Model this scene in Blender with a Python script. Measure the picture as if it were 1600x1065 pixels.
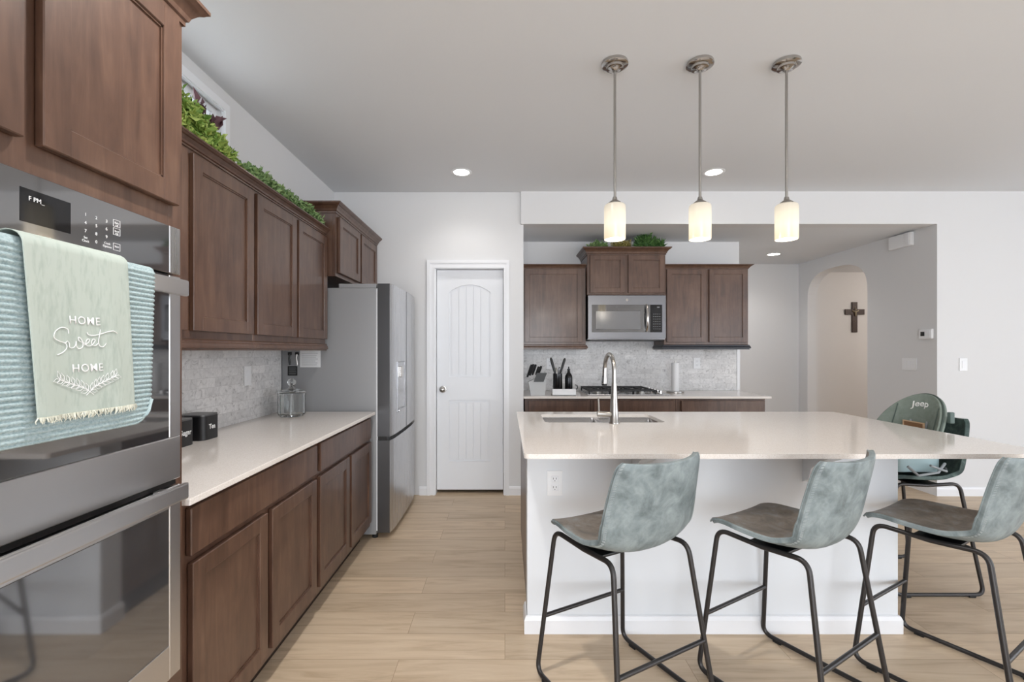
import bpy, bmesh, math, random
from mathutils import Vector, Matrix
PI = math.pi
random.seed(7)
for o in list(bpy.data.objects): bpy.data.objects.remove(o)
SC = bpy.context.scene
COL = SC.collection

# ------------------------------------------------------------------ camera, world, daylight, exposure
H = 1.315
cam = bpy.data.cameras.new('camera'); camo = bpy.data.objects.new('camera', cam); COL.objects.link(camo)
cam.sensor_width = 36; cam.lens = 726/1600*36
cam.shift_x = 11/1600; cam.shift_y = 15.2/1600
cam.clip_start = 0.02
camo.location = (0, 0, H); camo.rotation_euler = (PI/2, 0, 0)
SC.camera = camo
SC.view_settings.view_transform = 'Standard'; SC.view_settings.look = 'None'
SC.view_settings.gamma = 1; SC.view_settings.use_curve_mapping = False
SC.view_settings.exposure = 0.45
w = bpy.data.worlds.new('world'); SC.world = w; w.use_nodes = True
bg = w.node_tree.nodes['Background']; bg.inputs[0].default_value = (0.86, 0.92, 1.0, 1); bg.inputs[1].default_value = 3.0

def area(name, loc, rot, sx, sy, power, col=(1, 1, 1)):
    l = bpy.data.lights.new(name, 'AREA'); l.shape = 'RECTANGLE'; l.size = sx; l.size_y = sy
    l.energy = power; l.color = col
    o = bpy.data.objects.new(name, l); o.location = loc; o.rotation_euler = rot; COL.objects.link(o)
    return o
# daylight coming in through the windows of the great room (behind and right of the viewer)
area('window_daylight', (0.15, -4.05, 1.25), (-PI/2, 0, PI), 2.9, 2.1, 90, (0.92, 0.96, 1.0))
area('window_daylight', (5.7, -4.05, 1.25), (-PI/2, 0, PI), 1.7, 2.1, 10, (0.92, 0.96, 1.0))
area('window_daylight', (6.6, 0.9, 1.35), (0, PI/2, 0), 2.0, 2.7, 12, (0.94, 0.97, 1.0))
area('window_daylight', (6.6, -2.2, 1.35), (0, PI/2, 0), 2.0, 2.3, 22, (0.94, 0.97, 1.0))
area('window_daylight', (-1.545, 2.03, 2.44), (0, -PI/2, 0), 0.34, 0.98, 1.0, (0.95, 0.98, 1.0))

# ------------------------------------------------------------------ helpers
def lin(c):
    return tuple(((v/255)/12.92 if v/255 <= 0.04045 else ((v/255+0.055)/1.055)**2.4) for v in c)
OFF = {}
def tag(o, label=None, cat=None, group=None, kind=None):
    if label: o['label'] = label
    if cat: o['category'] = cat
    if group: o['group'] = group
    if kind: o['kind'] = kind
    return o
def thing(name, label, cat, loc=(0, 0, 0), rz=0, group=None):
    o = bpy.data.objects.new(name, None); COL.objects.link(o)
    o.empty_display_size = 0.05
    o.location = loc; o.rotation_euler = (0, 0, rz)
    OFF[o.name] = Vector(loc) if rz == 0 else Vector((0, 0, 0))
    return tag(o, label, cat, group)

class MB:
    def __init__(s): s.bm = bmesh.new()
    def _new(s, fn):
        t = bmesh.new(); fn(t)
        me = bpy.data.meshes.new('t'); t.to_mesh(me); t.free(); s.bm.from_mesh(me); bpy.data.meshes.remove(me)
    def box(s, x0, x1, y0, y1, z0, z1, b=0, seg=2, M=None, rot=None):
        def fn(t):
            bmesh.ops.create_cube(t, size=1)
            c = Vector(((x0+x1)/2, (y0+y1)/2, (z0+z1)/2))
            for v in t.verts:
                v.co = Vector((v.co.x*(x1-x0), v.co.y*(y1-y0), v.co.z*(z1-z0)))
            if b > 0: bmesh.ops.bevel(t, geom=t.edges[:], offset=b, segments=seg, affect='EDGES', profile=0.6)
            if rot: bmesh.ops.transform(t, matrix=rot, verts=t.verts)
            for v in t.verts:
                v.co += c
                if M: v.co = M(v.co)
            if M: bmesh.ops.recalc_face_normals(t, faces=t.faces)
        s._new(fn); return s
    def cyl(s, c0, c1, r0, r1=None, n=20, b=0):
        r1 = r0 if r1 is None else r1
        c0 = Vector(c0); c1 = Vector(c1); d = c1-c0
        def fn(t):
            bmesh.ops.create_cone(t, cap_ends=True, segments=n, radius1=r0, radius2=r1, depth=d.length)
            if b > 0:
                es = [e for e in t.edges if abs(e.verts[0].co.z-e.verts[1].co.z) < 1e-6]
                bmesh.ops.bevel(t, geom=es, offset=b, segments=2, affect='EDGES', profile=0.6)
            q = d.to_track_quat('Z', 'Y').to_matrix().to_4x4()
            bmesh.ops.transform(t, matrix=Matrix.Translation((c0+c1)/2) @ q, verts=t.verts)
        s._new(fn); return s
    def tube(s, pts, r, n=10, closed=False):
        pts = [Vector(p) for p in pts]; N = len(pts)
        rs = r if isinstance(r, (list, tuple)) else [r]*N
        rings = []; up = None; bm = s.bm
        for i, p in enumerate(pts):
            if closed: t = pts[(i+1) % N]-pts[i-1]
            else: t = pts[min(i+1, N-1)]-pts[max(i-1, 0)]
            t.normalize()
            if up is None:
                up = Vector((0, 0, 1)) if abs(t.z) < 0.9 else Vector((1, 0, 0))
            up = (up-t*up.dot(t)).normalized(); sd = t.cross(up)
            rings.append([bm.verts.new(p+(up*math.cos(a)+sd*math.sin(a))*rs[i]) for a in [2*PI*k/n for k in range(n)]])
        for i in range(N if closed else N-1):
            a, b_ = rings[i], rings[(i+1) % N]
            for k in range(n):
                bm.faces.new((a[k], a[(k+1) % n], b_[(k+1) % n], b_[k]))
        if not closed:
            bm.faces.new(rings[0][::-1]); bm.faces.new(rings[-1])
        return s
    def lathe(s, prof, c=(0, 0, 0), n=32, close=False):
        c = Vector(c); bm = s.bm; rings = []
        for r, z in prof:
            if r < 1e-5: rings.append([bm.verts.new(c+Vector((0, 0, z)))])
            else: rings.append([bm.verts.new(c+Vector((r*math.cos(2*PI*k/n), r*math.sin(2*PI*k/n), z))) for k in range(n)])
        for i in range(len(rings)-1):
            a, b_ = rings[i], rings[i+1]
            for k in range(n):
                k2 = (k+1) % n
                if len(a) == 1 and len(b_) > 1: bm.faces.new((a[0], b_[k2], b_[k]))
                elif len(b_) == 1 and len(a) > 1: bm.faces.new((a[k], a[k2], b_[0]))
                elif len(a) > 1: bm.faces.new((a[k], a[k2], b_[k2], b_[k]))
        return s
    def slab(s, outer, holes, z0, z1, M=None):
        """flat plate with holes; 2D points, thickness z0..z1, M maps (u,v,w)"""
        def fn(t):
            es = []
            for loop in [outer]+holes:
                vs = [t.verts.new((p[0], p[1], z0)) for p in loop]
                for i in range(len(vs)): es.append(t.edges.new((vs[i], vs[(i+1) % len(vs)])))
            bmesh.ops.triangle_fill(t, use_beauty=True, use_dissolve=False, edges=es)
            g = bmesh.ops.extrude_face_region(t, geom=t.faces[:])
            for v in g['geom']:
                if isinstance(v, bmesh.types.BMVert): v.co.z = z1
            if M:
                for v in t.verts: v.co = M(v.co)
            bmesh.ops.recalc_face_normals(t, faces=t.faces)
        s._new(fn); return s
    def sweep(s, path, prof, closed=False, z=0):
        """profile (out, up) swept along a plan path; out is to the right of travel"""
        bm = s.bm; P = [Vector((p[0], p[1])) for p in path]; N = len(P); rings = []
        for i in range(N):
            d0 = (P[i]-P[i-1]).normalized() if (i > 0 or closed) else None
            d1 = (P[(i+1) % N]-P[i]).normalized() if (i < N-1 or closed) else None
            n0 = Vector((d0.y, -d0.x)) if d0 else None; n1 = Vector((d1.y, -d1.x)) if d1 else None
            if n0 is None: m = n1
            elif n1 is None: m = n0
            else:
                m = n0+n1; m = m/(1+n0.dot(n1))
            rings.append([bm.verts.new((P[i].x+m.x*o, P[i].y+m.y*o, z+u)) for o, u in prof])
        K = len(prof)
        for i in range(N if closed else N-1):
            a, b_ = rings[i], rings[(i+1) % N]
            for k in range(K):
                k2 = (k+1) % K
                bm.faces.new((a[k], a[k2], b_[k2], b_[k]))
        if not closed:
            bm.faces.new(rings[0][::-1]); bm.faces.new(rings[-1])
        bmesh.ops.recalc_face_normals(bm, faces=bm.faces)
        return s
    def sphere(s, c, r, sc=(1, 1, 1), n=16):
        def fn(t):
            bmesh.ops.create_uvsphere(t, u_segments=n, v_segments=n//2+2, radius=r)
            for v in t.verts: v.co = Vector((v.co.x*sc[0], v.co.y*sc[1], v.co.z*sc[2]))+Vector(c)
        s._new(fn); return s
    def build(s, name, mats, parent=None, smooth=False, local=False, origin=None, label=None, angle=35):
        me = bpy.data.meshes.new(name)
        off = Vector((0, 0, 0))
        if parent is not None and not local: off = OFF.get(parent.name, Vector((0, 0, 0)))
        if parent is None and origin is not None: off = Vector(origin)
        if off.length > 0:
            for v in s.bm.verts: v.co -= off
        s.bm.to_mesh(me); s.bm.free()
        if not isinstance(mats, (list, tuple)): mats = [mats]
        for m in mats: me.materials.append(m)
        if smooth:
            for p in me.polygons: p.use_smooth = True
            try: me.set_sharp_from_angle(angle=math.radians(angle))
            except Exception: pass
        o = bpy.data.objects.new(name, me); COL.objects.link(o)
        if parent is not None: o.parent = parent; OFF[o.name] = off
        elif origin is not None: o.location = origin; OFF[o.name] = off
        if label: o['label'] = label
        return o
def copy_tree(o, parent=None):
    c = o.copy(); COL.objects.link(c); c.parent = parent
    for ch in list(o.children): copy_tree(ch, c)
    return c
def single(name, mb, mat, label, cat, origin, smooth=False, group=None):
    o = mb.build(name, mat, None, smooth, origin=origin); return tag(o, label, cat, group)
def struct(name, mb, mat, smooth=False):
    o = mb.build(name, mat, None, smooth); o['kind'] = 'structure'; return o
def textmesh(body, size, M, mat, name, parent, bold=0.0, spacing=1.0, label=None):
    """real lettering: font curve turned to a mesh, then mapped by M(x, y) to a point"""
    cu = bpy.data.curves.new('txt', 'FONT'); cu.body = body; cu.size = size; cu.align_x = 'CENTER'; cu.offset = bold
    cu.space_character = spacing; cu.resolution_u = 4
    to = bpy.data.objects.new('txt', cu); COL.objects.link(to)
    dg = bpy.context.evaluated_depsgraph_get(); dg.update()
    me = bpy.data.meshes.new_from_object(to.evaluated_get(dg))
    bpy.data.objects.remove(to)
    off = OFF.get(parent.name, Vector((0, 0, 0)))
    bm = bmesh.new(); bm.from_mesh(me)
    g = bmesh.ops.extrude_face_region(bm, geom=bm.faces[:])
    top = set(v for v in g['geom'] if isinstance(v, bmesh.types.BMVert))
    for v in bm.verts:
        x, y = v.co.x, v.co.y
        v.co = M(x, y, 1.0 if v in top else 0.0)-off
    bmesh.ops.recalc_face_normals(bm, faces=bm.faces)
    bm.to_mesh(me); bm.free()
    me.materials.clear(); me.materials.append(mat)
    o = bpy.data.objects.new(name, me); COL.objects.link(o); o.parent = parent; OFF[o.name] = off
    if label: o['label'] = label
    return o

# ------------------------------------------------------------------ materials
def mat(name, col, rough=0.5, metal=0.0, spec=0.5, emit=None, estr=0, coat=0, srgb=True):
    m = bpy.data.materials.new(name); m.use_nodes = True
    b = m.node_tree.nodes['Principled BSDF']
    c = lin(col) if srgb else col
    b.inputs['Base Color'].default_value = (*c, 1); b.inputs['Roughness'].default_value = rough
    b.inputs['Metallic'].default_value = metal; b.inputs['Specular IOR Level'].default_value = spec
    if coat: b.inputs['Coat Weight'].default_value = coat; b.inputs['Coat Roughness'].default_value = 0.15
    if emit: b.inputs['Emission Color'].default_value = (*emit, 1); b.inputs['Emission Strength'].default_value = estr
    return m
def N(m, t, **kw):
    n = m.node_tree.nodes.new(t)
    for k, v in kw.items(): setattr(n, k, v)
    return n
def L(m, a, b): m.node_tree.links.new(a, b)
def ramp(m, fac, stops):
    r = N(m, 'ShaderNodeValToRGB'); e = r.color_ramp.elements
    while len(e) < len(stops): e.new(0.5)
    for i, (p, c) in enumerate(stops): e[i].position = p; e[i].color = (*lin(c), 1)
    L(m, fac, r.inputs[0]); return r.outputs[0]
def coords(m, scale=(1, 1, 1), rot=(0, 0, 0), world=False):
    mp = N(m, 'ShaderNodeMapping'); mp.inputs['Scale'].default_value = scale; mp.inputs['Rotation'].default_value = rot
    if world:
        g = N(m, 'ShaderNodeNewGeometry'); L(m, g.outputs['Position'], mp.inputs[0])
    else:
        t = N(m, 'ShaderNodeTexCoord'); L(m, t.outputs['Object'], mp.inputs[0])
    return mp.outputs[0]
def noise(m, vec, scale, detail=4, rough=0.5, dist=0):
    n = N(m, 'ShaderNodeTexNoise'); n.inputs['Scale'].default_value = scale; n.inputs['Detail'].default_value = detail
    n.inputs['Roughness'].default_value = rough; n.inputs['Distortion'].default_value = dist
    L(m, vec, n.inputs['Vector']); return n.outputs['Fac']
def bump(m, h, strength=0.2, dist=0.01):
    b = N(m, 'ShaderNodeBump'); b.inputs['Strength'].default_value = strength; b.inputs['Distance'].default_value = dist
    L(m, h, b.inputs['Height']); L(m, b.outputs[0], m.node_tree.nodes['Principled BSDF'].inputs['Normal'])
def basecol(m, out): L(m, out, m.node_tree.nodes['Principled BSDF'].inputs['Base Color'])

def paint(name, c, rough=0.85, bs=0.12):
    m = mat(name, c, rough, spec=0.3)
    v = coords(m, world=True); bump(m, noise(m, v, 90, 3), bs, 0.002); return m
M_wall = paint('wall paint warm grey', (219, 219, 220))
M_ceil = paint('ceiling paint', (220, 222, 225), 0.95)
M_trim = mat('white trim paint', (232, 233, 236), 0.35)
M_doorw = mat('white door paint', (228, 230, 234), 0.4)
M_island = paint('island white paint', (222, 225, 229), 0.6, 0.05)

def wood(name, c0, c1, c2, rough=0.36, axis='z'):
    m = mat(name, c1, rough, coat=0.25)
    sc = {'z': (9, 9, 1.2), 'y': (9, 1.2, 9), 'x': (1.2, 9, 9)}[axis]
    v = coords(m, sc, world=True); f = noise(m, v, 3.0, 8, 0.62, 0.6)
    v2 = coords(m, (1, 1, 1), world=True); f2 = noise(m, v2, 5, 3, 0.6)
    mx = N(m, 'ShaderNodeMath', operation='MULTIPLY_ADD'); mx.inputs[1].default_value = 0.6; L(m, f, mx.inputs[0])
    m2 = N(m, 'ShaderNodeMath', operation='MULTIPLY'); m2.inputs[1].default_value = 0.4; L(m, f2, m2.inputs[0]); L(m, m2.outputs[0], mx.inputs[2])
    basecol(m, ramp(m, mx.outputs[0], [(0.36, c0), (0.5, c1), (0.64, c2)]))
    bump(m, f, 0.05, 0.002); return m
M_wood = wood('stained maple', (70, 48, 37), (87, 62, 49), (102, 76, 61))
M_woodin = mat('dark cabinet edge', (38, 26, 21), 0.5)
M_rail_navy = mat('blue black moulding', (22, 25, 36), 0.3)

m = M_floor = mat('light oak plank floor', (190, 168, 142), 0.42, spec=0.4)
v = coords(m, world=True)
br = N(m, 'ShaderNodeTexBrick'); br.offset = 0.37; br.offset_frequency = 2
br.inputs['Scale'].default_value = 1; br.inputs['Mortar Size'].default_value = 0.0012; br.inputs['Mortar Smooth'].default_value = 0.3
br.inputs['Brick Width'].default_value = 1.22; br.inputs['Row Height'].default_value = 0.18; br.inputs['Bias'].default_value = 0
br.inputs['Color1'].default_value = (0, 0, 0, 1); br.inputs['Color2'].default_value = (1, 1, 1, 1); br.inputs['Mortar'].default_value = (0.5, 0.5, 0.5, 1)
L(m, v, br.inputs['Vector'])
vs = coords(m, (0.9, 9, 1), world=True)
ad = N(m, 'ShaderNodeVectorMath', operation='MULTIPLY_ADD'); ad.inputs[1].default_value = (7, 3, 5)
L(m, br.outputs['Color'], ad.inputs[0]); L(m, vs, ad.inputs[2])
g1 = noise(m, ad.outputs[0], 2.2, 7, 0.62, 1.0)
gc = ramp(m, g1, [(0.28, (180, 157, 130)), (0.5, (204, 182, 155)), (0.72, (214, 194, 168))])
hs = N(m, 'ShaderNodeHueSaturation')
mm = N(m, 'ShaderNodeMapRange'); mm.inputs['To Min'].default_value = 0.90; mm.inputs['To Max'].default_value = 1.07
L(m, br.outputs['Color'], mm.inputs[0]); L(m, mm.outputs[0], hs.inputs['Value']); L(m, gc, hs.inputs['Color'])
mxr = N(m, 'ShaderNodeMixRGB', blend_type='MULTIPLY'); L(m, br.outputs['Fac'], mxr.inputs[0]); L(m, hs.outputs[0], mxr.inputs[1]); mxr.inputs[2].default_value = (0.55, 0.48, 0.42, 1)
basecol(m, mxr.outputs[0]); bump(m, g1, 0.05, 0.002)

def tilemat(name, plane):
    m = mat(name, (200, 200, 200), 0.45)
    g = N(m, 'ShaderNodeNewGeometry'); sp = N(m, 'ShaderNodeSeparateXYZ'); L(m, g.outputs['Position'], sp.inputs[0])
    cb = N(m, 'ShaderNodeCombineXYZ'); L(m, sp.outputs['Y' if plane == 'yz' else 'X'], cb.inputs[0]); L(m, sp.outputs['Z'], cb.inputs[1])
    br = N(m, 'ShaderNodeTexBrick'); br.offset = 0.43; br.offset_frequency = 2; br.squash = 0.8; br.squash_frequency = 3
    br.inputs['Scale'].default_value = 1; br.inputs['Mortar Size'].default_value = 0.0012
    br.inputs['Brick Width'].default_value = 0.15; br.inputs['Row Height'].default_value = 0.051
    br.inputs['Color1'].default_value = (0, 0, 0, 1); br.inputs['Color2'].default_value = (1, 1, 1, 1); br.inputs['Mortar'].default_value = (0.5, 0.5, 0.5, 1)
    L(m, cb.outputs[0], br.inputs['Vector'])
    ad = N(m, 'ShaderNodeVectorMath', operation='MULTIPLY_ADD'); ad.inputs[1].default_value = (9, 4, 6)
    L(m, br.outputs['Color'], ad.inputs[0]); L(m, cb.outputs[0], ad.inputs[2])
    n1 = noise(m, ad.outputs[0], 22, 6, 0.7, 1.5)
    c = ramp(m, n1, [(0.30, (160, 158, 158)), (0.44, (214, 213, 213)), (0.70, (236, 235, 235))])
    hs = N(m, 'ShaderNodeHueSaturation'); mr = N(m, 'ShaderNodeMapRange'); mr.inputs['To Min'].default_value = 0.86; mr.inputs['To Max'].default_value = 1.06
    L(m, br.outputs['Color'], mr.inputs[0]); L(m, mr.outputs[0], hs.inputs['Value']); L(m, c, hs.inputs['Color'])
    mx = N(m, 'ShaderNodeMixRGB'); L(m, br.outputs['Fac'], mx.inputs[0]); L(m, hs.outputs[0], mx.inputs[1]); mx.inputs[2].default_value = (*lin((200, 198, 198)), 1)
    basecol(m, mx.outputs[0])
    sb = N(m, 'ShaderNodeMath', operation='SUBTRACT'); L(m, n1, sb.inputs[0]); L(m, br.outputs['Fac'], sb.inputs[1])
    bump(m, sb.outputs[0], 0.35, 0.004); return m
M_tileL = tilemat('marble mosaic left', 'yz'); M_tileB = tilemat('marble mosaic back', 'xz')

m = M_quartz = mat('white quartz', (226, 218, 210), 0.10, spec=0.5)
v = coords(m, world=True); f = noise(m, v, 260, 2, 0.6)
basecol(m, ramp(m, f, [(0.25, (214, 205, 197)), (0.5, (230, 223, 217)), (0.8, (238, 234, 230))]))

def steel(name, c=(194, 194, 196), rough=0.27, axis='z'):
    m = mat(name, c, rough, metal=1.0)
    sc = {'z': (300, 300, 2), 'y': (300, 2, 300), 'x': (2, 300, 300)}[axis]
    v = coords(m, sc, world=True); f = noise(m, v, 1, 2)
    mr = N(m, 'ShaderNodeMapRange'); mr.inputs['To Min'].default_value = rough-0.05; mr.inputs['To Max'].default_value = rough+0.07
    L(m, f, mr.inputs[0]); L(m, mr.outputs[0], m.node_tree.nodes['Principled BSDF'].inputs['Roughness']); return m
M_steel = steel('brushed steel'); M_steelh = steel('brushed steel horizontal', (204, 204, 206), 0.3, 'y')
M_steelx = steel('brushed steel crosswise', (190, 190, 192), 0.25, 'x')
M_steel_side = mat('grey appliance side', (152, 153, 155), 0.45, metal=0.25)
M_darksteel = steel('darker steel edge', (128, 128, 130), 0.25)
M_chrome = mat('polished nickel', (190, 186, 182), 0.12, metal=1)
M_nickel = mat('brushed nickel', (172, 169, 165), 0.28, metal=1)
M_blackglass = mat('oven dark glass', (44, 44, 46), 0.04, spec=0.9)
M_panelglass = mat('control panel glass', (58, 58, 60), 0.05, spec=0.8)
M_ovenint = mat('oven window glass', (62, 62, 64), 0.05, spec=0.9)
for g_, i_ in ((M_blackglass, 2.0), (M_panelglass, 2.4), (M_ovenint, 2.1)): g_.node_tree.nodes['Principled BSDF'].inputs['IOR'].default_value = i_
M_display = mat('display glass', (18, 18, 20), 0.05)
M_black = mat('black plastic', (18, 18, 19), 0.35)
M_mattblack = mat('matt black enamel', (22, 22, 24), 0.4)
M_iron = mat('cast iron', (40, 40, 42), 0.6)
M_white = mat('white plastic', (232, 233, 235), 0.35)
M_offw = mat('white print', (235, 235, 235), 0.5)
M_paper = mat('white paper', (225, 226, 228), 0.8)
M_ink = mat('grey ink', (120, 122, 124), 0.8)
M_frame = mat('powder coated steel', (62, 60, 60), 0.38, metal=0.6)
M_rubber = mat('black rubber', (24, 23, 23), 0.7)
M_lamp = mat('recessed lamp', (255, 255, 255), 0.5, emit=(1, 0.95, 0.86), estr=14)
def glassmat(name, col=(1, 1, 1), rough=0.0, ior=1.45):
    m = mat(name, (255, 255, 255), rough); b = m.node_tree.nodes['Principled BSDF']
    b.inputs['Transmission Weight'].default_value = 1; b.inputs['IOR'].default_value = ior; b.inputs['Base Color'].default_value = (*col, 1); return m
M_glass = glassmat('clear glass', (0.97, 0.99, 0.99), 0.02)
# opal glass of the pendants: lit from within, brighter at the bulb than at the top
m = M_opal = mat('lit opal glass', (150, 146, 140), 0.25)
b = m.node_tree.nodes['Principled BSDF']
v = coords(m); sp = N(m, 'ShaderNodeSeparateXYZ'); L(m, v, sp.inputs[0])
rr = N(m, 'ShaderNodeValToRGB'); mr = N(m, 'ShaderNodeMapRange'); mr.inputs['From Min'].default_value = 0.0; mr.inputs['From Max'].default_value = 0.18
L(m, sp.outputs['Z'], mr.inputs[0]); L(m, mr.outputs[0], rr.inputs[0])
e = rr.color_ramp.elements; e[0].position = 0; e[0].color = (1.0, 0.80, 0.48, 1); e[1].position = 1; e[1].color = (0.62, 0.54, 0.42, 1)
e2 = e.new(0.38); e2.color = (1.25, 1.08, 0.80, 1); e3 = e.new(0.72); e3.color = (1.0, 0.88, 0.66, 1)
L(m, rr.outputs[0], b.inputs['Emission Color']); b.inputs['Emission Strength'].default_value = 0.52

def leather(name, a, b_, c, rough=0.5):
    m = mat(name, b_, rough, spec=0.4); v = coords(m)
    n1 = noise(m, v, 13, 6, 0.65, 0.4)
    basecol(m, ramp(m, n1, [(0.33, a), (0.5, b_), (0.66, c)]))
    bump(m, noise(m, v, 160, 3), 0.12, 0.002); return m
M_leather_out = leather('distressed grey teal leather', (100, 110, 112), (127, 138, 140), (148, 158, 160))
M_leather_in = leather('worn brown grey leather', (98, 94, 90), (124, 115, 106), (138, 138, 136))
M_leather_g = leather('dark green velvet leather', (40, 56, 54), (62, 80, 77), (98, 116, 112), 0.55)
M_stitch = mat('pale thread', (165, 172, 172), 0.8)

m = M_rib = mat('ribbed blue towel', (150, 170, 174), 0.95, spec=0.1)
v = coords(m); f = noise(m, v, 220, 3); basecol(m, ramp(m, f, [(0.3, (140, 160, 164)), (0.6, (172, 188, 190))])); bump(m, f, 0.3, 0.002)
m = M_linen = mat('sage linen', (196, 205, 196), 0.95, spec=0.1)
v = coords(m, (1, 1, 0.25)); f = noise(m, v, 160, 4); v2 = coords(m, (6, 9, 1.2)); f2 = noise(m, v2, 4, 3)
ad_ = N(m, 'ShaderNodeMath', operation='ADD'); L(m, f, ad_.inputs[0]); L(m, f2, ad_.inputs[1])
basecol(m, ramp(m, ad_.outputs[0], [(0.7, (166, 176, 168)), (1.3, (180, 189, 181))])); bump(m, f, 0.25, 0.001)
M_fringe = mat('cream fringe', (214, 214, 200), 0.95)

def leafm(name, a, b_):
    m = mat(name, a, 0.5, spec=0.3); oi = N(m, 'ShaderNodeNewGeometry')
    basecol(m, ramp(m, oi.outputs['Random Per Island'], [(0.0, a), (1.0, b_)])); return m
M_leaf1 = leafm('fresh green leaves', (104, 142, 62), (190, 208, 116))
M_leaf2 = leafm('mid green leaves', (84, 116, 70), (152, 178, 118))
M_leaf3 = leafm('dark green leaves', (54, 90, 48), (104, 142, 80))
M_leaf4 = leafm('olive yellow leaves', (110, 100, 52), (168, 158, 96))
M_purple = leafm('purple leaves', (72, 44, 50), (110, 76, 84))
M_stem = mat('stem brown', (86, 70, 48), 0.7)

# ------------------------------------------------------------------ room shell
XL = -1.56; YB = 4.24; ZC = 2.76; XR = 6.7; YF = -4.15; YN = 4.93; ZA = 2.47
struct('floor', MB().box(XL-0.15, XR+0.15, YF-0.15, 7.0, -0.1, 0), M_floor)
struct('ceiling', MB().box(XL-0.15, XR+0.15, YF-0.15, 7.0, ZC, ZC+0.1), M_ceil)
struct('ceiling_alcove', MB().box(0.0, XR, 4.345, 7.0, ZA, ZA+0.1), M_ceil)
# left wall with a high transom opening above the cabinets
wy0, wy1, wz0, wz1 = 1.50, 2.56, 2.22, 2.645
struct('wall_left', MB().slab([(YF, 0), (5.1, 0), (5.1, ZC), (YF, ZC)], [[(wy0, wz0), (wy1, wz0), (wy1, wz1), (wy0, wz1)]], 0, 0.12,
       M=lambda c: Vector((XL-c.z, c.x, c.y))), M_wall)
# wall with pantry door
dx0, dx1, dz1 = -0.645, -0.002, 2.075
struct('wall_back', MB().slab([(XL, 0), (dx0, 0), (dx0, dz1), (dx1, dz1), (dx1, 0), (0.169, 0), (0.169, ZC), (XL, ZC)], [], 0, 0.12,
       M=lambda c: Vector((c.x, YB+c.z, c.y))), M_wall)
struct('wall_pantry', MB().box(XL, 0.05, 5.0, 5.1, 0, ZC), M_wall)
struct('wall_niche_left', MB().box(0.05, 0.169, YB+0.12, YN, 0, ZA), M_wall)
struct('wall_niche', MB().box(0.05, 2.485, YN, 6.2, 0, ZA), M_wall)
struct('wall_header', MB().box(0.145, 3.9201, 4.215, 4.345, ZA-0.005, ZC), M_wall)
struct('wall_right', MB().box(4.045, XR, 4.215, 4.345, 0, ZC), M_wall)
struct('wall_alcove_far', MB().box(2.485, 4.04, 6.2, 6.32, 0, ZA), M_wall)
# alcove side wall with arched passage (round cornered top)
pts = [(4.215, 0), (5.025, 0), (5.025, 1.95)]
ac, ah, at, ar = 5.523, 0.498, 1.95, 0.36
for k in range(1, 24):
    a = PI*k/24; ca, sa = math.cos(a), math.sin(a)
    e_ = 0.72
    pts.append((ac-ah*(abs(ca)**e_)*(1 if ca > 0 else -1), at+ar*abs(sa)**e_))
pts += [(6.021, 1.95), (6.021, 0), (6.2, 0), (6.2, ZA), (4.345, ZA), (4.345, ZC), (4.215, ZC)]
struct('wall_alcove_right', MB().slab(pts, [], 0, 0.125, M=lambda c: Vector((3.92+c.z, c.x, c.y))), M_wall)
struct('wall_hall', MB().box(4.04, XR, 6.85, 6.95, 0, ZA), M_wall)
struct('wall_hall_left', MB().box(3.94, 4.04, 6.32, 6.95, 0, ZA), M_wall)
# walls of the great room behind the viewer, with windows
def holes(l): return [[(a, c), (b, c), (b, d), (a, d)] for a, b, c, d in l]
WB = [(-1.35, 1.65, 0.15, 2.35), (4.8, 6.6, 0.15, 2.35)]; WR = [(-3.4, -1.0, 0.3, 2.4), (-0.5, 2.3, 0.3, 2.4)]
struct('wall_rear', MB().slab([(XL, 0), (XR, 0), (XR, ZC), (XL, ZC)], holes(WB), 0, 0.12, M=lambda c: Vector((c.x, YF-c.z, c.y))), M_wall)
struct('wall_far_right', MB().slab([(YF, 0), (7.0, 0), (7.0, ZC), (YF, ZC)], holes(WR), 0, 0.12, M=lambda c: Vector((XR+c.z, c.x, c.y))), M_wall)
def window(n, u0, u1, z0, z1, M, panes=2):
    root = bpy.data.objects.new('window_%d' % n, None); COL.objects.link(root); root['kind'] = 'structure'
    mb = MB(); f = 0.05
    mb.slab([(u0, z0), (u1, z0), (u1, z1), (u0, z1)], [[(u0+f, z0+f), (u1-f, z0+f), (u1-f, z1-f), (u0+f, z1-f)]], 0.03, 0.09, M)
    if panes > 1: mb.box((u0+u1)/2-0.02, (u0+u1)/2+0.02, z0+f, z1-f, 0.03, 0.08, 0, M=M)
    o = mb.build('window_frame', M_trim, root)
    return root
M_outside = mat('overcast daylight seen outside', (255, 255, 255), 1)
for i, (a, b, c, d) in enumerate(WB): window(i+2, a, b, c, d, lambda p: Vector((p.x, YF-p.z, p.y)))
for i, (a, b, c, d) in enumerate(WR): window(i+4, a, b, c, d, lambda p: Vector((XR+p.z, p.x, p.y)))
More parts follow.
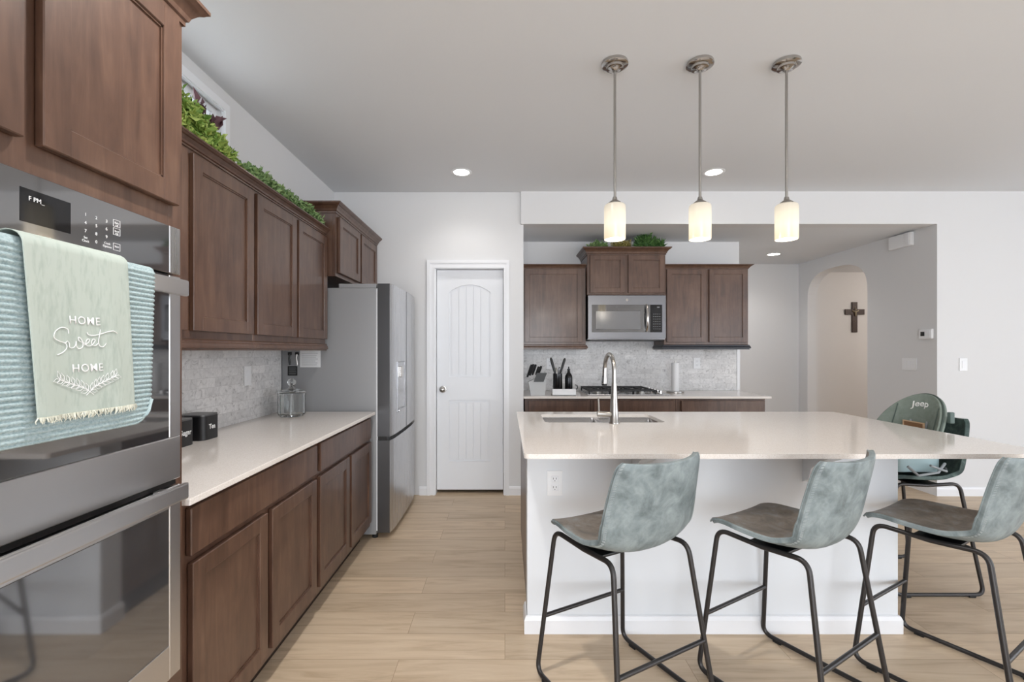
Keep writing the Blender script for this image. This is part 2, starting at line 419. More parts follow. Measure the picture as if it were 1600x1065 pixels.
# high window on the left wall: painted casing, sash and frosted pane
wr = bpy.data.objects.new('window_1', None); COL.objects.link(wr); wr['kind'] = 'structure'
ML = lambda p: Vector((XL+p.z, p.x, p.y))
def ring(mb, a, b, c, d, f, w0, w1, M):
    mb.slab([(a, c), (b, c), (b, d), (a, d)], [[(a+f, c+f), (b-f, c+f), (b-f, d-f), (a+f, d-f)]], w0, w1, M)
mb = MB(); ring(mb, wy0-0.05, wy1+0.05, wz0-0.05, wz1+0.04, 0.055, 0.001, 0.016, ML); ring(mb, wy0-0.03, wy1+0.03, wz0-0.03, wz1+0.025, 0.035, 0.016, 0.024, ML)
mb.build('window_casing', M_trim, wr)
mb = MB(); ring(mb, wy0, wy1, wz0, wz1, 0.035, -0.06, -0.03, ML); mb.box(wy0+0.5, wy0+0.53, wz0+0.035, wz1-0.035, -0.055, -0.03, M=ML); mb.build('window_sash', M_trim, wr)
M_frost = mat('frosted pane', (235, 238, 240), 0.35); M_frost.node_tree.nodes['Principled BSDF'].inputs['Transmission Weight'].default_value = 0.6
MB().box(wy0+0.03, wy1-0.03, wz0+0.03, wz1-0.03, -0.05, -0.042, M=ML).build('window_pane', M_frost, wr)

# baseboards
bp = [(0.002, 0), (0.014, 0), (0.014, 0.062), (0.008, 0.078), (0.002, 0.082)]
struct('baseboard_back', MB().sweep([(-0.78, YB), (-0.712, YB)], bp), M_trim)
struct('baseboard_back_right', MB().sweep([(0.038, YB), (0.169, YB), (0.169, 4.32)], bp), M_trim)
struct('baseboard_right', MB().sweep([(3.92, 5.02), (3.92, 4.215), (XR, 4.215)][::1], bp), M_trim)
struct('baseboard_alcove', MB().sweep([(2.49, 6.2), (3.9, 6.2)], bp), M_trim)
struct('baseboard_hall', MB().sweep([(4.06, 6.85), (6.68, 6.85)], bp), M_trim)
struct('baseboard_rear', MB().sweep([(XR, YF), (XL, YF)], bp), M_trim)

# ------------------------------------------------------------------ pantry door
dr = bpy.data.objects.new('door_1', None); COL.objects.link(dr); dr['kind'] = 'structure'
MD = lambda p: Vector((p.x, YB+0.05-p.z, p.y))      # w towards the viewer
a, b, z0, z1 = -0.628, -0.018, 0.034, 2.06
def archpts(x0, x1, y0, y1, rise):
    P = [(x0, y0), (x1, y0), (x1, y1-rise)]
    for k in range(1, 12):
        t = k/12; P.append((x1+(x0-x1)*t, y1-rise+rise*math.sin(PI*t)**0.8))
    return P+[(x0, y1-rise)]
up = (-0.515, -0.135, 1.075, 1.925, 0.07); lo = (-0.515, -0.135, 0.295, 0.86, 0.0001)
mb = MB(); mb.slab([(a, z0), (b, z0), (b, z1), (a, z1)], [], -0.035, -0.013, MD)
mb.slab([(a, z0), (b, z0), (b, z1), (a, z1)], [archpts(*up), archpts(lo[0], lo[1], lo[2], lo[3], 0.0005)], -0.013, 0.0, MD)
door = mb.build('door_panel', M_doorw, dr)
for (x0, x1, y0, y1, rise) in (up, lo):
    mb = MB(); e = 0.022; n = 5; wd = (x1-x0-2*e)/n
    for k in range(n):
        xa = x0+e+k*wd; xb = xa+wd; xm = (xa+xb)/2; t = (xm-x0)/(x1-x0)
        ta = y1-rise-e+rise*max(0, math.sin(PI*(xa-x0)/(x1-x0)))**0.8; tb = y1-rise-e+rise*max(0, math.sin(PI*(xb-x0)/(x1-x0)))**0.8
        g = 0.0022
        mb.slab([(xa+g, y0+e), (xb-g, y0+e), (xb-g, tb), (xa+g, ta)], [], -0.014, -0.0045, MD)
    mb.build('plank_panel', M_doorw, door)
cs = [(0, 0), (0.016, 0), (0.016, 0.02), (0.010, 0.045), (0.013, 0.06), (0.010, 0.072), (0, 0.072)]
mb = MB()
ox0, ox1, oz = -0.71, 0.038, 2.14; ix0, ix1, iz = -0.64, -0.008, 2.068
MC = lambda p: Vector((p.x, YB-p.z, p.y))
mb.slab([(ox0, 0), (ix0, 0), (ix0, iz), (ix1, iz), (ix1, 0), (ox1, 0), (ox1, oz), (ox0, oz)], [], 0.001, 0.011, MC)
mb.slab([(ox0, 0), (ox0+0.028, 0), (ox0+0.028, oz-0.028), (ox1-0.028, oz-0.028), (ox1-0.028, 0), (ox1, 0), (ox1, oz), (ox0, oz)], [], 0.011, 0.019, MC)
mb.slab([(ix0-0.012, 0), (ix0, 0), (ix0, iz), (ix1, iz), (ix1, 0), (ix1+0.012, 0), (ix1+0.012, iz+0.012), (ix0-0.012, iz+0.012)], [], 0.011, 0.015, MC)
# jamb
mb.box(dx0+0.001, -0.632, YB-0.001, YB+0.118, 0, 2.07); mb.box(-0.014, dx1-0.001, YB-0.001, YB+0.118, 0, 2.07); mb.box(dx0+0.001, dx1-0.001, YB-0.001, YB+0.118, 2.064, dz1-0.001)
mb.build('door_frame', M_trim, dr)
kx, kz = -0.572, 0.96
mb = MB(); yk = YB+0.05
mb.cyl((kx, yk-0.001, kz), (kx, yk-0.008, kz), 0.032, b=0.002, n=28); mb.cyl((kx, yk-0.006, kz), (kx, yk-0.035, kz), 0.011); mb.sphere((kx, yk-0.045, kz), 0.028, (1, 0.75, 1), 20)
mb.build('door_knob', M_nickel, dr, True)

# ------------------------------------------------------------------ cabinet parts
ML2 = lambda x: (lambda p: Vector((x+p.z, p.x, p.y)))       # doors facing +X: u=y, v=z, w=out
MB2 = lambda y: (lambda p: Vector((p.x, y-p.z, p.y)))       # doors facing -Y
def shaker(parent, u0, u1, z0, z1, M, name='door', fr=0.058, th=0.02, rec=0.009):
    mb = MB(); b = 0.0022
    mb.box(u0, u0+fr, z0, z1, 0.001, th, b, 1, M); mb.box(u1-fr, u1, z0, z1, 0.001, th, b, 1, M)
    mb.box(u0+fr-0.003, u1-fr+0.003, z0, z0+fr, 0.001, th-0.0004, b, 1, M); mb.box(u0+fr-0.003, u1-fr+0.003, z1-fr, z1, 0.001, th-0.0004, b, 1, M)
    # stepped inner bead
    q = 0.005
    for (A, B_, C_, D_) in ((u0+fr, u0+fr+q, z0+fr, z1-fr), (u1-fr-q, u1-fr, z0+fr, z1-fr), (u0+fr, u1-fr, z0+fr, z0+fr+q), (u0+fr, u1-fr, z1-fr-q, z1-fr)):
        mb.box(A, B_, C_, D_, 0.002, th-0.005, 0, M=M)
    mb.box(u0+fr-0.004, u1-fr+0.004, z0+fr-0.004, z1-fr+0.004, 0.002, th-rec, 0, M=M)
    return mb.build(name, M_wood, parent)
def slabfront(parent, u0, u1, z0, z1, M, name='drawer_front'):
    mb = MB(); mb.box(u0, u1, z0, z1, 0.001, 0.02, 0.003, 1, M)
    return mb.build(name, M_wood, parent)
def carcass(parent, u0, u1, z0, z1, depth, M, rails, stile=0.035, gap=None):
    """box behind a face frame; rails = list of (z0,z1), gap = stile positions"""
    mb = MB(); mb.box(u0, u1, z0, z1, -depth, -0.019, 0, M=M); mb.build('carcass', M_wood, parent)
    mb = MB(); mb.box(u0, u1, z0, z1, -0.019, 0.0, 0.0015, 1, M=M); return mb.build('face_frame', M_wood, parent)
crown = [(0, 0), (0.006, 0), (0.006, 0.012), (0.012, 0.016), (0.016, 0.028), (0.030, 0.046), (0.038, 0.050), (0.046, 0.058), (0.050, 0.060), (0.050, 0.070), (0, 0.070)]
crown_s = [(o*0.8, u*0.62) for o, u in crown]
rail = [(0, 0), (0.010, 0), (0.010, 0.008), (0.020, 0.010), (0.020, 0.018), (0.017, 0.030), (0.012, 0.034), (0.012, 0.042), (0.006, 0.046), (0, 0.046)]

# ---- tall oven cabinet
T0, T1 = 0.44, 1.315; TX = -0.914
t = thing('oven_cabinet', 'tall dark brown cabinet holding the double wall oven, at the far left', 'cabinet', (-1.235, (T0+T1)/2, 0))
M_ = ML2(TX)
mb = MB()
mb.box(XL+0.002, TX-0.019, T1-0.019, T1, 0.1, 2.245); mb.box(XL+0.002, TX-0.019, T0, T0+0.019, 0.1, 2.245)
mb.box(XL+0.002, TX-0.019, T0, T1, 1.66, 2.245); mb.box(XL+0.002, TX-0.019, T0, T1, 0.1, 0.40); mb.box(XL+0.002, XL+0.02, T0, T1, 0.1, 2.24)
mb.build('carcass', M_wood, t)
mb = MB(); mb.box(T0, T0+0.055, 0.1, 2.245, -0.019, 0, 0.001, 1, M_); mb.box(T1-0.055, T1, 0.1, 2.245, -0.019, 0, 0.001, 1, M_)
mb.box(T0+0.055, T1-0.055, 1.64, 2.245, -0.019, -0.0002, 0, M=M_); mb.box(T0+0.055, T1-0.055, 0.1, 0.405, -0.019, -0.0002, 0, M=M_)
mb.build('face_frame', M_wood, t)
shaker(t, 0.455, 0.866, 1.712, 2.225, M_); shaker(t, 0.901, 1.278, 1.712, 2.225, M_)
slabfront(t, 0.46, 1.30, 0.13, 0.385, M_)
MB().sweep([(TX, T0), (TX, T1), (-1.25, T1)][::1], [(-o, u) for o, u in crown] if False else crown, z=2.235).build('crown_moulding', M_wood, t)
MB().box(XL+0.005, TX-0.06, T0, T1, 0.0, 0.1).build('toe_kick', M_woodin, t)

# ---- double wall oven
ov = thing('double_wall_oven', 'stainless steel double wall oven with dark glass doors in the tall cabinet', 'oven', (-1.2, 0.885, 0.42))
O0, O1 = 0.505, 1.278; OX = -0.895
MO = ML2(OX)
MB().box(-1.50, TX+0.001, 0.525, 1.255, 0.42, 1.63).build('oven_body', M_black, ov)
strip = 0.042
# control panel
cp = MB().box(O0+strip, O1-strip, 1.522, 1.648, -0.014, 0.002, 0.001, 1, MO).build('control_panel', M_panelglass, ov)
for a_, b_ in ((O0, O0+strip-0.0005), (O1-strip+0.0005, O1)): MB().box(a_, b_, 1.522, 1.648, -0.014, 0.003, 0.002, 1, MO).build('panel_trim', M_steel, ov)
MB().box(0.855, 0.955, 1.555, 1.618, 0.001, 0.0026, 0, M=MO).build('display', M_display, cp)
Mt = lambda cy, cz: (lambda x, y, w: Vector((OX+0.0022+0.0005*w, cy+x, cz+y)))
textmesh('F PM_', 0.012, lambda x, y, w: Vector((OX+0.0028+0.0004*w, 0.885+x, 1.597+y)), M_offw, 'display_text', cp)
def zrow(k): return 1.606-0.0175*k
for r_, row in enumerate(['123', '456', '789', ' 0 ']):
    for c_, ch in enumerate(row):
        if ch != ' ':
            textmesh(ch, 0.0095, Mt(0.989+0.026*c_, zrow(r_)-0.004), M_offw, 'key_digit', cp)
textmesh('Set\nClock', 0.007, Mt(0.989, zrow(3)), M_offw, 'key_label', cp); textmesh('Cook\nOptions', 0.007, Mt(1.043, zrow(3)), M_offw, 'key_label', cp)
for zc, s_ in ((1.607, 'Bake\nOff'), (1.588, 'Broil\nOff'), (1.553, 'Start')):
    mb = MB(); ring(mb, 1.059, 1.078, zc-0.008, zc+0.008, 0.0007, 0.002, 0.0026, MO); mb.build('key_outline', M_offw, cp)
    textmesh(s_, 0.006, Mt(1.0685, zc-0.001), M_offw, 'key_label', cp)
# upper door
ud = MB()
ring(ud, O0, O1, 0.968, 1.516, 0.0001, -0.014, -0.0139, MO)
ud.box(O0, O0+strip, 1.083, 1.516, -0.014, 0.003, 0.002, 1, MO); ud.box(O1-strip, O1, 1.083, 1.516, -0.014, 0.003, 0.002, 1, MO)
ud.box(O0, O1, 0.968, 1.083, -0.014, 0.003, 0.002, 1, MO)
ud = ud.build('upper_door', M_steelh, ov)
MB().box(O0+strip+0.0005, O1-strip-0.0005, 1.0835, 1.516, -0.013, 0.002, 0.001, 1, MO).build('door_glass', M_blackglass, ud)
# vent between
MB().box(O0+0.01, O1-0.01, 0.953, 0.967, -0.012, -0.004, 0, M=MO).build('vent_strip', M_black, ov)
ld = MB()
ld.box(O0, O0+strip, 0.44, 0.950, -0.014, 0.003, 0.002, 1, MO); ld.box(O1-strip, O1, 0.44, 0.950, -0.014, 0.003, 0.002, 1, MO)
ld.box(O0+strip, O1-strip, 0.895, 0.950, -0.014, 0.003, 0.001, 1, MO); ld.box(O0+strip, O1-strip, 0.44, 0.530, -0.014, 0.003, 0.001, 1, MO)
ld = ld.build('lower_door', M_steelh, ov)
MB().box(O0+strip+0.0005, O1-strip-0.0005, 0.5305, 0.8945, -0.013, 0.002, 0.001, 1, MO).build('door_glass', M_ovenint, ld)
def handle(zc, par):
    mb = MB(); mb.box(O0-0.0, 1.235, zc-0.021, zc+0.021, 0.042, 0.056, 0.004, 2, MO)
    for u in (O0+0.03, 1.19): mb.box(u-0.014, u+0.014, zc-0.012, zc+0.012, 0.002, 0.043, 0.002, 1, MO)
    return mb.build('handle', M_steelh, par)
handle(1.480, ud); handle(0.945, ld)

# ---- wall cabinets left run
LX = -1.24
def upper_left(label, y0, y1, doors, end):
    t = thing('wall_cabinet', label, 'cabinet', ((LX+XL)/2, (y0+y1)/2, 1.362))
    M_ = ML2(LX)
    carcass(t, y0, y1, 1.362, 2.115, LX-XL-0.002, M_, None)
    for a, b in doors: shaker(t, a, b, 1.394, 2.092, M_)
    p = [(LX, y0), (LX, y1)]
    MB().sweep(p, crown_s, z=2.108).build('crown_moulding', M_wood, t)
    MB().sweep(p, rail, z=1.316).build('light_rail', M_wood, t)
    return t
upper_left('brown two-door wall cabinet above the tiled counter, beside the oven tower', 1.317, 2.2795, [(1.345, 1.79), (1.822, 2.262)], False)
upper_left('brown two-door wall cabinet above the tiled counter, beside the refrigerator', 2.2805, 3.205, [(2.295, 2.728), (2.757, 3.195)], True)

# ---- cabinet above refrigerator
FX = -1.17
t = thing('wall_cabinet', 'short brown two-door cabinet above the refrigerator', 'cabinet', (-1.36, 3.72, 1.83))
M_ = ML2(FX)
carcass(t, 3.207, YB-0.002, 1.83, 2.275, FX-XL-0.002, M_, None)
shaker(t, 3.245, 3.70, 1.858, 2.25, M_); shaker(t, 3.735, 4.185, 1.858, 2.25, M_)
MB().sweep([(XL+0.005, 3.207), (FX, 3.207), (FX, YB-0.002)], crown, z=2.265).build('crown_moulding', M_wood, t)

# ---- base cabinets left run
BX = -0.932
def base_left(label, y0, y1, dr_, doors):
    t = thing('base_cabinet', label, 'cabinet', (-1.24, (y0+y1)/2, 0))
    M_ = ML2(BX)
    mb = MB(); mb.box(XL+0.002, BX-0.019, y0, y1, 0.105, 0.873); mb.build('carcass', M_wood, t)
    mb = MB(); mb.box(y0, y1, 0.105, 0.873, -0.019, 0, 0.001, 1, M_); mb.build('face_frame', M_wood, t)
    slabfront(t, dr_[0], dr_[1], 0.716, 0.856, M_)
    for a, b in doors: shaker(t, a, b, 0.145, 0.692, M_)
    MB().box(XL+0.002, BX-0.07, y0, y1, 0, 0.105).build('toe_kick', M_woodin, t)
    return t
base_left('brown base cabinet with one wide drawer over two doors, next to the oven tower', 1.317, 2.2845, (1.352, 2.262), [(1.36, 1.79), (1.825, 2.255)])
base_left('brown base cabinet with one wide drawer over two doors, next to the refrigerator', 2.2855, 3.205, (2.305, 3.165), [(2.298, 2.732), (2.765, 3.178)])
CT = 0.895
cabL = MB().box(XL+0.002, -0.893, 1.3175, 3.207, CT-0.02, CT, 0.0025, 2)
single('countertop', cabL, M_quartz, 'long white quartz countertop on the left base cabinets', 'countertop', (-1.22, 2.27, CT-0.02))
bs = MB().box(XL+0.001, XL+0.011, 1.317, 3.208, CT+0.0005, 1.361)
single('tile_backsplash', bs, M_tileL, 'grey marble brick backsplash behind the left counter', 'backsplash', (XL+0.006, 2.27, CT))

# ---- refrigerator
f = thing('refrigerator', 'stainless french door refrigerator beside the pantry door', 'refrigerator', (-1.2, 3.69, 0))
F0, F1 = 3.236, 4.146; CX = -0.897
MB().box(-1.554, CX, F0, F1, 0.035, 1.752, 0.004, 2).build('fridge_body', M_steel_side, f)
MB().box(CX+0.001, CX+0.008, F0+0.004, F1-0.004, 0.06, 1.75).build('door_gasket', M_trim, f)
for q in (F0+0.033, F1-0.033):
    MB().box(-1.16, CX-0.001, q-0.027, q+0.027, 1.7525, 1.783, 0.004, 2).build('hinge_cover', M_steel_side, f)
M_doorside = mat('door edge steel with painted dark reflection', (96, 96, 98), 0.3, metal=0.8)  # same steel darkened: a dark reflection painted onto the door sides
def fdoor(y0, y1, z0, z1, name):
    """contoured door: front bulges gently across the whole fridge width"""
    def front(y):
        k = (y-(F0+F1)/2)/((F1-F0)/2)
        return -0.783-0.010*k*k-0.014*(max(0, k-0.5)/0.5)**2-0.010*(max(0, -k-0.8)/0.2)**2
    ys = [y0+(y1-y0)*i/14 for i in range(15)]
    P = [(CX+0.009, y1), (CX+0.009, y0)]+[(front(y), y) for y in ys]
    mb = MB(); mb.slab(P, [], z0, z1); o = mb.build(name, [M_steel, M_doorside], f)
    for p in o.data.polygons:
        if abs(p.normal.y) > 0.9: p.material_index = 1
    return o, front
ym = (F0+F1)/2
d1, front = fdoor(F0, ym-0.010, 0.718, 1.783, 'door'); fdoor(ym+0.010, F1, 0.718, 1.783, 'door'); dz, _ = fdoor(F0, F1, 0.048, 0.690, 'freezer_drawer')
MB().box(CX+0.009, -0.825, F0+0.01, F1-0.01, 0.691, 0.717).build('handle_recess', M_black, f)
# dispenser
MF = lambda p: Vector((-0.7845+p.z, p.x, p.y))
mb = MB(); ring(mb, 3.385, 3.625, 0.865, 1.235, 0.006, -0.010, 0.0050, MF); dp = mb.build('water_dispenser', M_darksteel, f)
MB().box(3.391, 3.619, 0.871, 1.229, -0.012, 0.002, 0, M=MF).build('dispenser_cavity', M_steelx, dp, label='pale recessed cavity')
MB().box(3.44, 3.50, 1.12, 1.20, 0.002, 0.02, 0.004, 2, MF).build('dispenser_spout', M_chrome, dp)
MB().box(3.395, 3.615, 0.872, 0.886, 0.002, 0.018, 0.002, 1, MF).build('drip_tray', M_steelx, dp)
for (x, y) in ((CX-0.02, F0+0.05), (CX-0.02, F1-0.05), (-1.5, F0+0.05), (-1.5, F1-0.05)): MB().cyl((x, y, 0), (x, y, 0.036), 0.02).build('levelling_foot', M_rubber, f)
# things on the fridge side
def flat(x0, x1, z0, z1, d=0.001): return MB().box(x0, x1, F0-0.0005-d, F0-0.0005, z0, z1)
pp = thing('notice_paper', 'white printed paper sheet fixed to the side of the refrigerator', 'paper', (-1.355, F0-0.001, 1.2))
flat(-1.427, -1.284, 1.20, 1.325).build('sheet', M_paper, pp)
mb = MB()
for k in range(7): mb.box(-1.415, -1.30-0.03*random.random(), F0-0.0022, F0-0.0016, 1.215+k*0.0135, 1.2175+k*0.0135)
mb.build('printed_lines', M_ink, pp)
pp = thing('sticker_label', 'small square black label on the refrigerator side', 'label', (-1.478, F0-0.001, 1.145))
MB().box(-1.512, -1.445, F0-0.0035, F0-0.0005, 1.142, 1.208, 0.001).build('label_plate', M_black, pp)
mb = MB()
for k in range(4): mb.box(-1.503, -1.455+0.002*(k % 2), F0-0.0044, F0-0.0036, 1.152+k*0.0135, 1.157+k*0.0135)
mb.build('printed_lines', M_ink, pp)
for k, (hx, lb) in enumerate(((-1.495, 'black bottle opener hanging from a hook on the refrigerator side'), (-1.445, 'small steel opener hanging beside the black one on the refrigerator side'))):
    h = thing('hanging_opener', lb, 'opener', (hx, F0-0.01, 1.22), group=None)
    MB().box(hx-0.012, hx+0.012, F0-0.014, F0-0.001, 1.285, 1.305, 0.003).build('magnet_hook', M_black, h)
    mb = MB(); mb.tube([(hx, F0-0.010, 1.29), (hx-0.003, F0-0.012, 1.265), (hx+0.002, F0-0.012, 1.235), (hx+0.004, F0-0.012, 1.215)], [0.007, 0.005, 0.008, 0.006], 10)
    mb.build('opener_handle', M_black if k == 0 else M_nickel, h, True)

# ------------------------------------------------------------------ back kitchen run
BY = 4.61
def upper_back(label, x0, x1, z0, z1, y, doors, dz, cr, crz, crpath, rl=None, rmat=None):
    t = thing('wall_cabinet', label, 'cabinet', ((x0+x1)/2, (y+YN)/2, z0))
    M_ = MB2(y)
    carcass(t, x0, x1, z0, z1, YN-y-0.002, M_, None)
    for a, b in doors: shaker(t, a, b, dz[0], dz[1], M_, fr=0.05)
    MB().sweep(crpath, cr, z=crz).build('crown_moulding', M_wood, t)
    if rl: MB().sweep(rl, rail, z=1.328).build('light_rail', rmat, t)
    return t
upper_back('brown single-door wall cabinet left of the microwave', 0.180, 0.800, 1.374, 2.135, BY, [(0.195, 0.765)], (1.40, 2.12), crown_s, 2.125,
           [(0.181, BY), (0.800, BY)], [(0.181, BY), (0.80, BY), (0.80, YN-0.02)], M_wood)
upper_back('short raised brown two-door cabinet directly above the microwave', 0.806, 1.572, 1.862, 2.265, 4.555, [(0.832, 1.175), (1.205, 1.56)], (1.88, 2.25), crown, 2.255,
           [(0.806, YN-0.004), (0.806, 4.555), (1.572, 4.555), (1.572, YN-0.004)])
upper_back('brown two-door wall cabinet right of the microwave', 1.578, 2.412, 1.374, 2.135, BY, [(1.60, 1.99), (2.02, 2.40)], (1.40, 2.12), crown_s, 2.125,
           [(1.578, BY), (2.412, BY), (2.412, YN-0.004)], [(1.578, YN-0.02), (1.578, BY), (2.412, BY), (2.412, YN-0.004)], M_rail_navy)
# base run
def base_back(label, x0, x1, dr_):
    t = thing('base_cabinet', label, 'cabinet', ((x0+x1)/2, 4.62, 0)); y = 4.325; M_ = MB2(y)
    MB().box(x0, x1, y+0.019, YN-0.002, 0.105, 0.873).build('carcass', M_wood, t)
    MB().box(x0, x1, 0.105, 0.873, -0.019, 0, 0.001, 1, M_).build('face_frame', M_wood, t)
    slabfront(t, dr_[0], dr_[1], 0.716, 0.852, M_)
    w_ = (dr_[0]+dr_[1])/2
    if dr_[1]-dr_[0] > 0.6: shaker(t, dr_[0], w_-0.012, 0.145, 0.692, M_); shaker(t, w_+0.012, dr_[1], 0.145, 0.692, M_)
    else: shaker(t, dr_[0], dr_[1], 0.145, 0.692, M_)
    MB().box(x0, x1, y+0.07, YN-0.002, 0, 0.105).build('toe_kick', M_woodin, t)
base_back('brown base cabinet under the knife block, left of the cooktop', 0.185, 0.795, (0.215, 0.765))
base_back('brown base cabinet under the gas cooktop', 0.797, 1.585, (0.825, 1.56))
base_back('wide brown base cabinet right of the cooktop, below the paper towels', 1.587, 2.42, (1.635, 2.40))
single('countertop', MB().box(0.172, 2.455, 4.277, YN-0.002, CT-0.022, CT, 0.0025, 2), M_quartz, 'white quartz countertop along the back wall under the microwave', 'countertop', (1.3, 4.6, CT-0.022))
bs = MB().box(0.17, 2.452, YN-0.011, YN-0.001, CT+0.0005, 1.3725); bs.box(0.803, 1.5755, YN-0.011, YN-0.001, 1.3725, 1.4115)
single('tile_backsplash', bs, M_tileB, 'grey marble brick backsplash behind the gas cooktop', 'backsplash', (1.3, YN-0.006, CT))
struct('trim_1', MB().box(2.455, 2.488, YN-0.014, YN-0.001, CT+0.001, 1.372, 0.002), M_trim)

# microwave
mw = thing('microwave', 'stainless over-the-range microwave between the back wall cabinets', 'microwave', (1.19, 4.72, 1.425))
X0, X1, Z0, Z1, MY = 0.812, 1.570, 1.425, 1.856, 4.54
MM = MB2(MY)
MB().box(X0, X1, MY+0.02, YN-0.002, Z0, Z1-0.001).build('microwave_body', M_darksteel, mw)
md = MB(); md.slab([(X0, Z0+0.012), (X1, Z0+0.012), (X1, Z1-0.002), (X0, Z1-0.002)], [[(X0+0.035, Z0+0.07), (X1-0.035, Z0+0.07), (X1-0.035, Z1-0.092), (X0+0.035, Z1-0.092)]], -0.019, 0.004, MM)
md = md.build('front_frame', steel('microwave steel', (118, 118, 121), 0.33, 'x'), mw)
MB().box(X0+0.0352, X1-0.036-0.115, Z0+0.0702, Z1-0.0922, -0.018, 0.0, 0, M=MM).build('door_glass', M_blackglass, mw)
MB().box(X0+0.075, X1-0.245, Z0+0.10, Z1-0.155, 0.0002, 0.0022, 0.001, 1, MM).build('door_window', mat('microwave mesh window', (120, 120, 122), 0.15, spec=0.8), mw)
kp = MB().box(X1-0.150, X1-0.0352, Z0+0.0702, Z1-0.0922, -0.018, 0.0012, 0, M=MM).build('keypad', M_display, mw)
mb = MB()
for r_ in range(7):
    for c_ in range(4):
        zz = Z0+0.10+r_*0.024; mb.box(X1-0.122+c_*0.020, X1-0.111+c_*0.020, zz, zz+0.006, 0.0013, 0.002, 0, M=MM)
mb.box(X1-0.085, X1-0.06, Z1-0.122, Z1-0.110, 0.0013, 0.002, 0, M=MM); mb.build('key_print', M_ink, kp)
mb = MB(); P = []
for k in range(13):
    t_ = k/12; P.append((X1-0.188, MY-0.006-0.034*math.sin(PI*t_)**0.6, Z0+0.085+t_*(Z1-Z0-0.18)))
mb.tube(P, 0.013, 14); mb.build('handle', M_chrome, mw, True)
mb = MB(); mb.cyl(((X0+X1)/2, MY-0.0045, Z1-0.047), ((X0+X1)/2, MY-0.0065, Z1-0.047), 0.013, n=24); lg = mb.build('logo_badge', M_chrome, mw)
mb = MB(); mb.box(X0+0.02, X1-0.02, MY+0.01, YN-0.02, Z0-0.012, Z0-0.0005, 0.002); mb.build('vent_grille', M_black, mw)

# cooktop
ck = thing('gas_cooktop', 'stainless gas cooktop with black iron grates on the back counter', 'cooktop', (1.16, 4.6, CT))
KX0, KX1, KY0, KY1 = 0.775, 1.545, 4.345, 4.86
MB().box(KX0, KX1, KY0, KY1, CT+0.0005, CT+0.012, 0.004, 2).build('cooktop_plate', M_steelx, ck)
gx = [(KX0+0.02, 0.985), (0.99, 1.205), (1.21, 1.415)]
for (a, b) in gx:
    mb = MB(); z_ = CT+0.045; r = 0.0065
    for (p, q) in (((a, KY0+0.03), (b, KY0+0.03)), ((a, KY1-0.03), (b, KY1-0.03)), ((a, KY0+0.03), (a, KY1-0.03)), ((b, KY0+0.03), (b, KY1-0.03)), (((a+b)/2, KY0+0.03), ((a+b)/2, KY1-0.03)), ((a, 4.48), (b, 4.48)), ((a, 4.72), (b, 4.72))):
        mb.box(min(p[0], q[0])-r, max(p[0], q[0])+r, min(p[1], q[1])-r, max(p[1], q[1])+r, z_-0.008, z_+0.008, 0.002, 1)
    for px in (a, b):
        for py in (KY0+0.03, KY1-0.03): mb.box(px-r, px+r, py-r, py+r, CT+0.012, z_)
    mb.build('grate', M_iron, ck)
    for py in ((4.48, 4.72) if a != 0.99 else (4.6,)):
        MB().cyl(((a+b)/2, py, CT+0.012), ((a+b)/2, py, CT+0.022), 0.05, n=24, b=0.002).cyl(((a+b)/2, py, CT+0.022), ((a+b)/2, py, CT+0.032), 0.034, n=24, b=0.002).build('burner', M_nickel, ck)
for k in range(5):
    MB().cyl((1.478, 4.42+k*0.09, CT+0.012), (1.478, 4.42+k*0.09, CT+0.042), 0.021, 0.018, 20, 0.002).build('knob', M_chrome, ck)

# knife block
kb = thing('knife_block', 'pale grey knife block with black handled knives in the counter corner', 'knife block', (0.29, 4.42, CT))
def kM(p): return Vector((0.225+p.x, 4.47-p.z, CT+p.y))
MB().slab([(0.02, 0.0005), (0.15, 0.0005), (0.165, 0.14), (0.095, 0.175), (-0.005, 0.125)], [], 0, 0.10, kM).build('block', mat('light grey wood block', (186, 187, 188), 0.5), kb)
MB().slab([(0.045, 0.128), (0.137, 0.128), (0.168, 0.212), (0.075, 0.212)], [], 0.1005, 0.118, kM).build('knife_holder_front', M_mattblack, kb)
for i, (x, z, l) in enumerate(((-0.012, 0.17, 0.125), (0.010, 0.185, 0.115), (0.035, 0.19, 0.105), (0.070, 0.19, 0.085), (0.095, 0.2, 0.08))):
    p0 = kM(Vector((x+0.0, z, 0.05+0.012*(i % 2)))); p1 = p0+Vector((0.32, -0.1, 0.94)).normalized()*l
    MB().tube([p0, p0.lerp(p1, .35), p0.lerp(p1, .8), p1], [0.009, 0.011, 0.012, 0.009], 8).build('knife_handle', M_mattblack, kb, True)
# caddy, crock, utensils, bottle
cd = thing('counter_caddy', 'white rectangular caddy tray on the back counter', 'tray', (0.55, 4.40, CT))
mb = MB(); mb.box(0.445, 0.665, 4.35, 4.47, CT+0.0005, CT+0.006); mb.box(0.445, 0.665, 4.35, 4.357, CT+0.0005, CT+0.062, 0.001, 1); mb.box(0.445, 0.665, 4.463, 4.47, CT+0.0005, CT+0.062, 0.001, 1)
mb.box(0.445, 0.452, 4.357, 4.463, CT+0.0005, CT+0.062); mb.box(0.658, 0.665, 4.357, 4.463, CT+0.0005, CT+0.062); mb.build('tray_body', M_white, cd)
mb = MB()
mb.tube([(0.664, 4.41, CT+0.055)]+[(0.672+0.018*math.sin(a), 4.41, CT+0.075-0.02*math.cos(a)) for a in [PI*k/8 for k in range(9)]]+[(0.664, 4.41, CT+0.097)], 0.004, 8); mb.build('side_ring', M_black, cd, True)
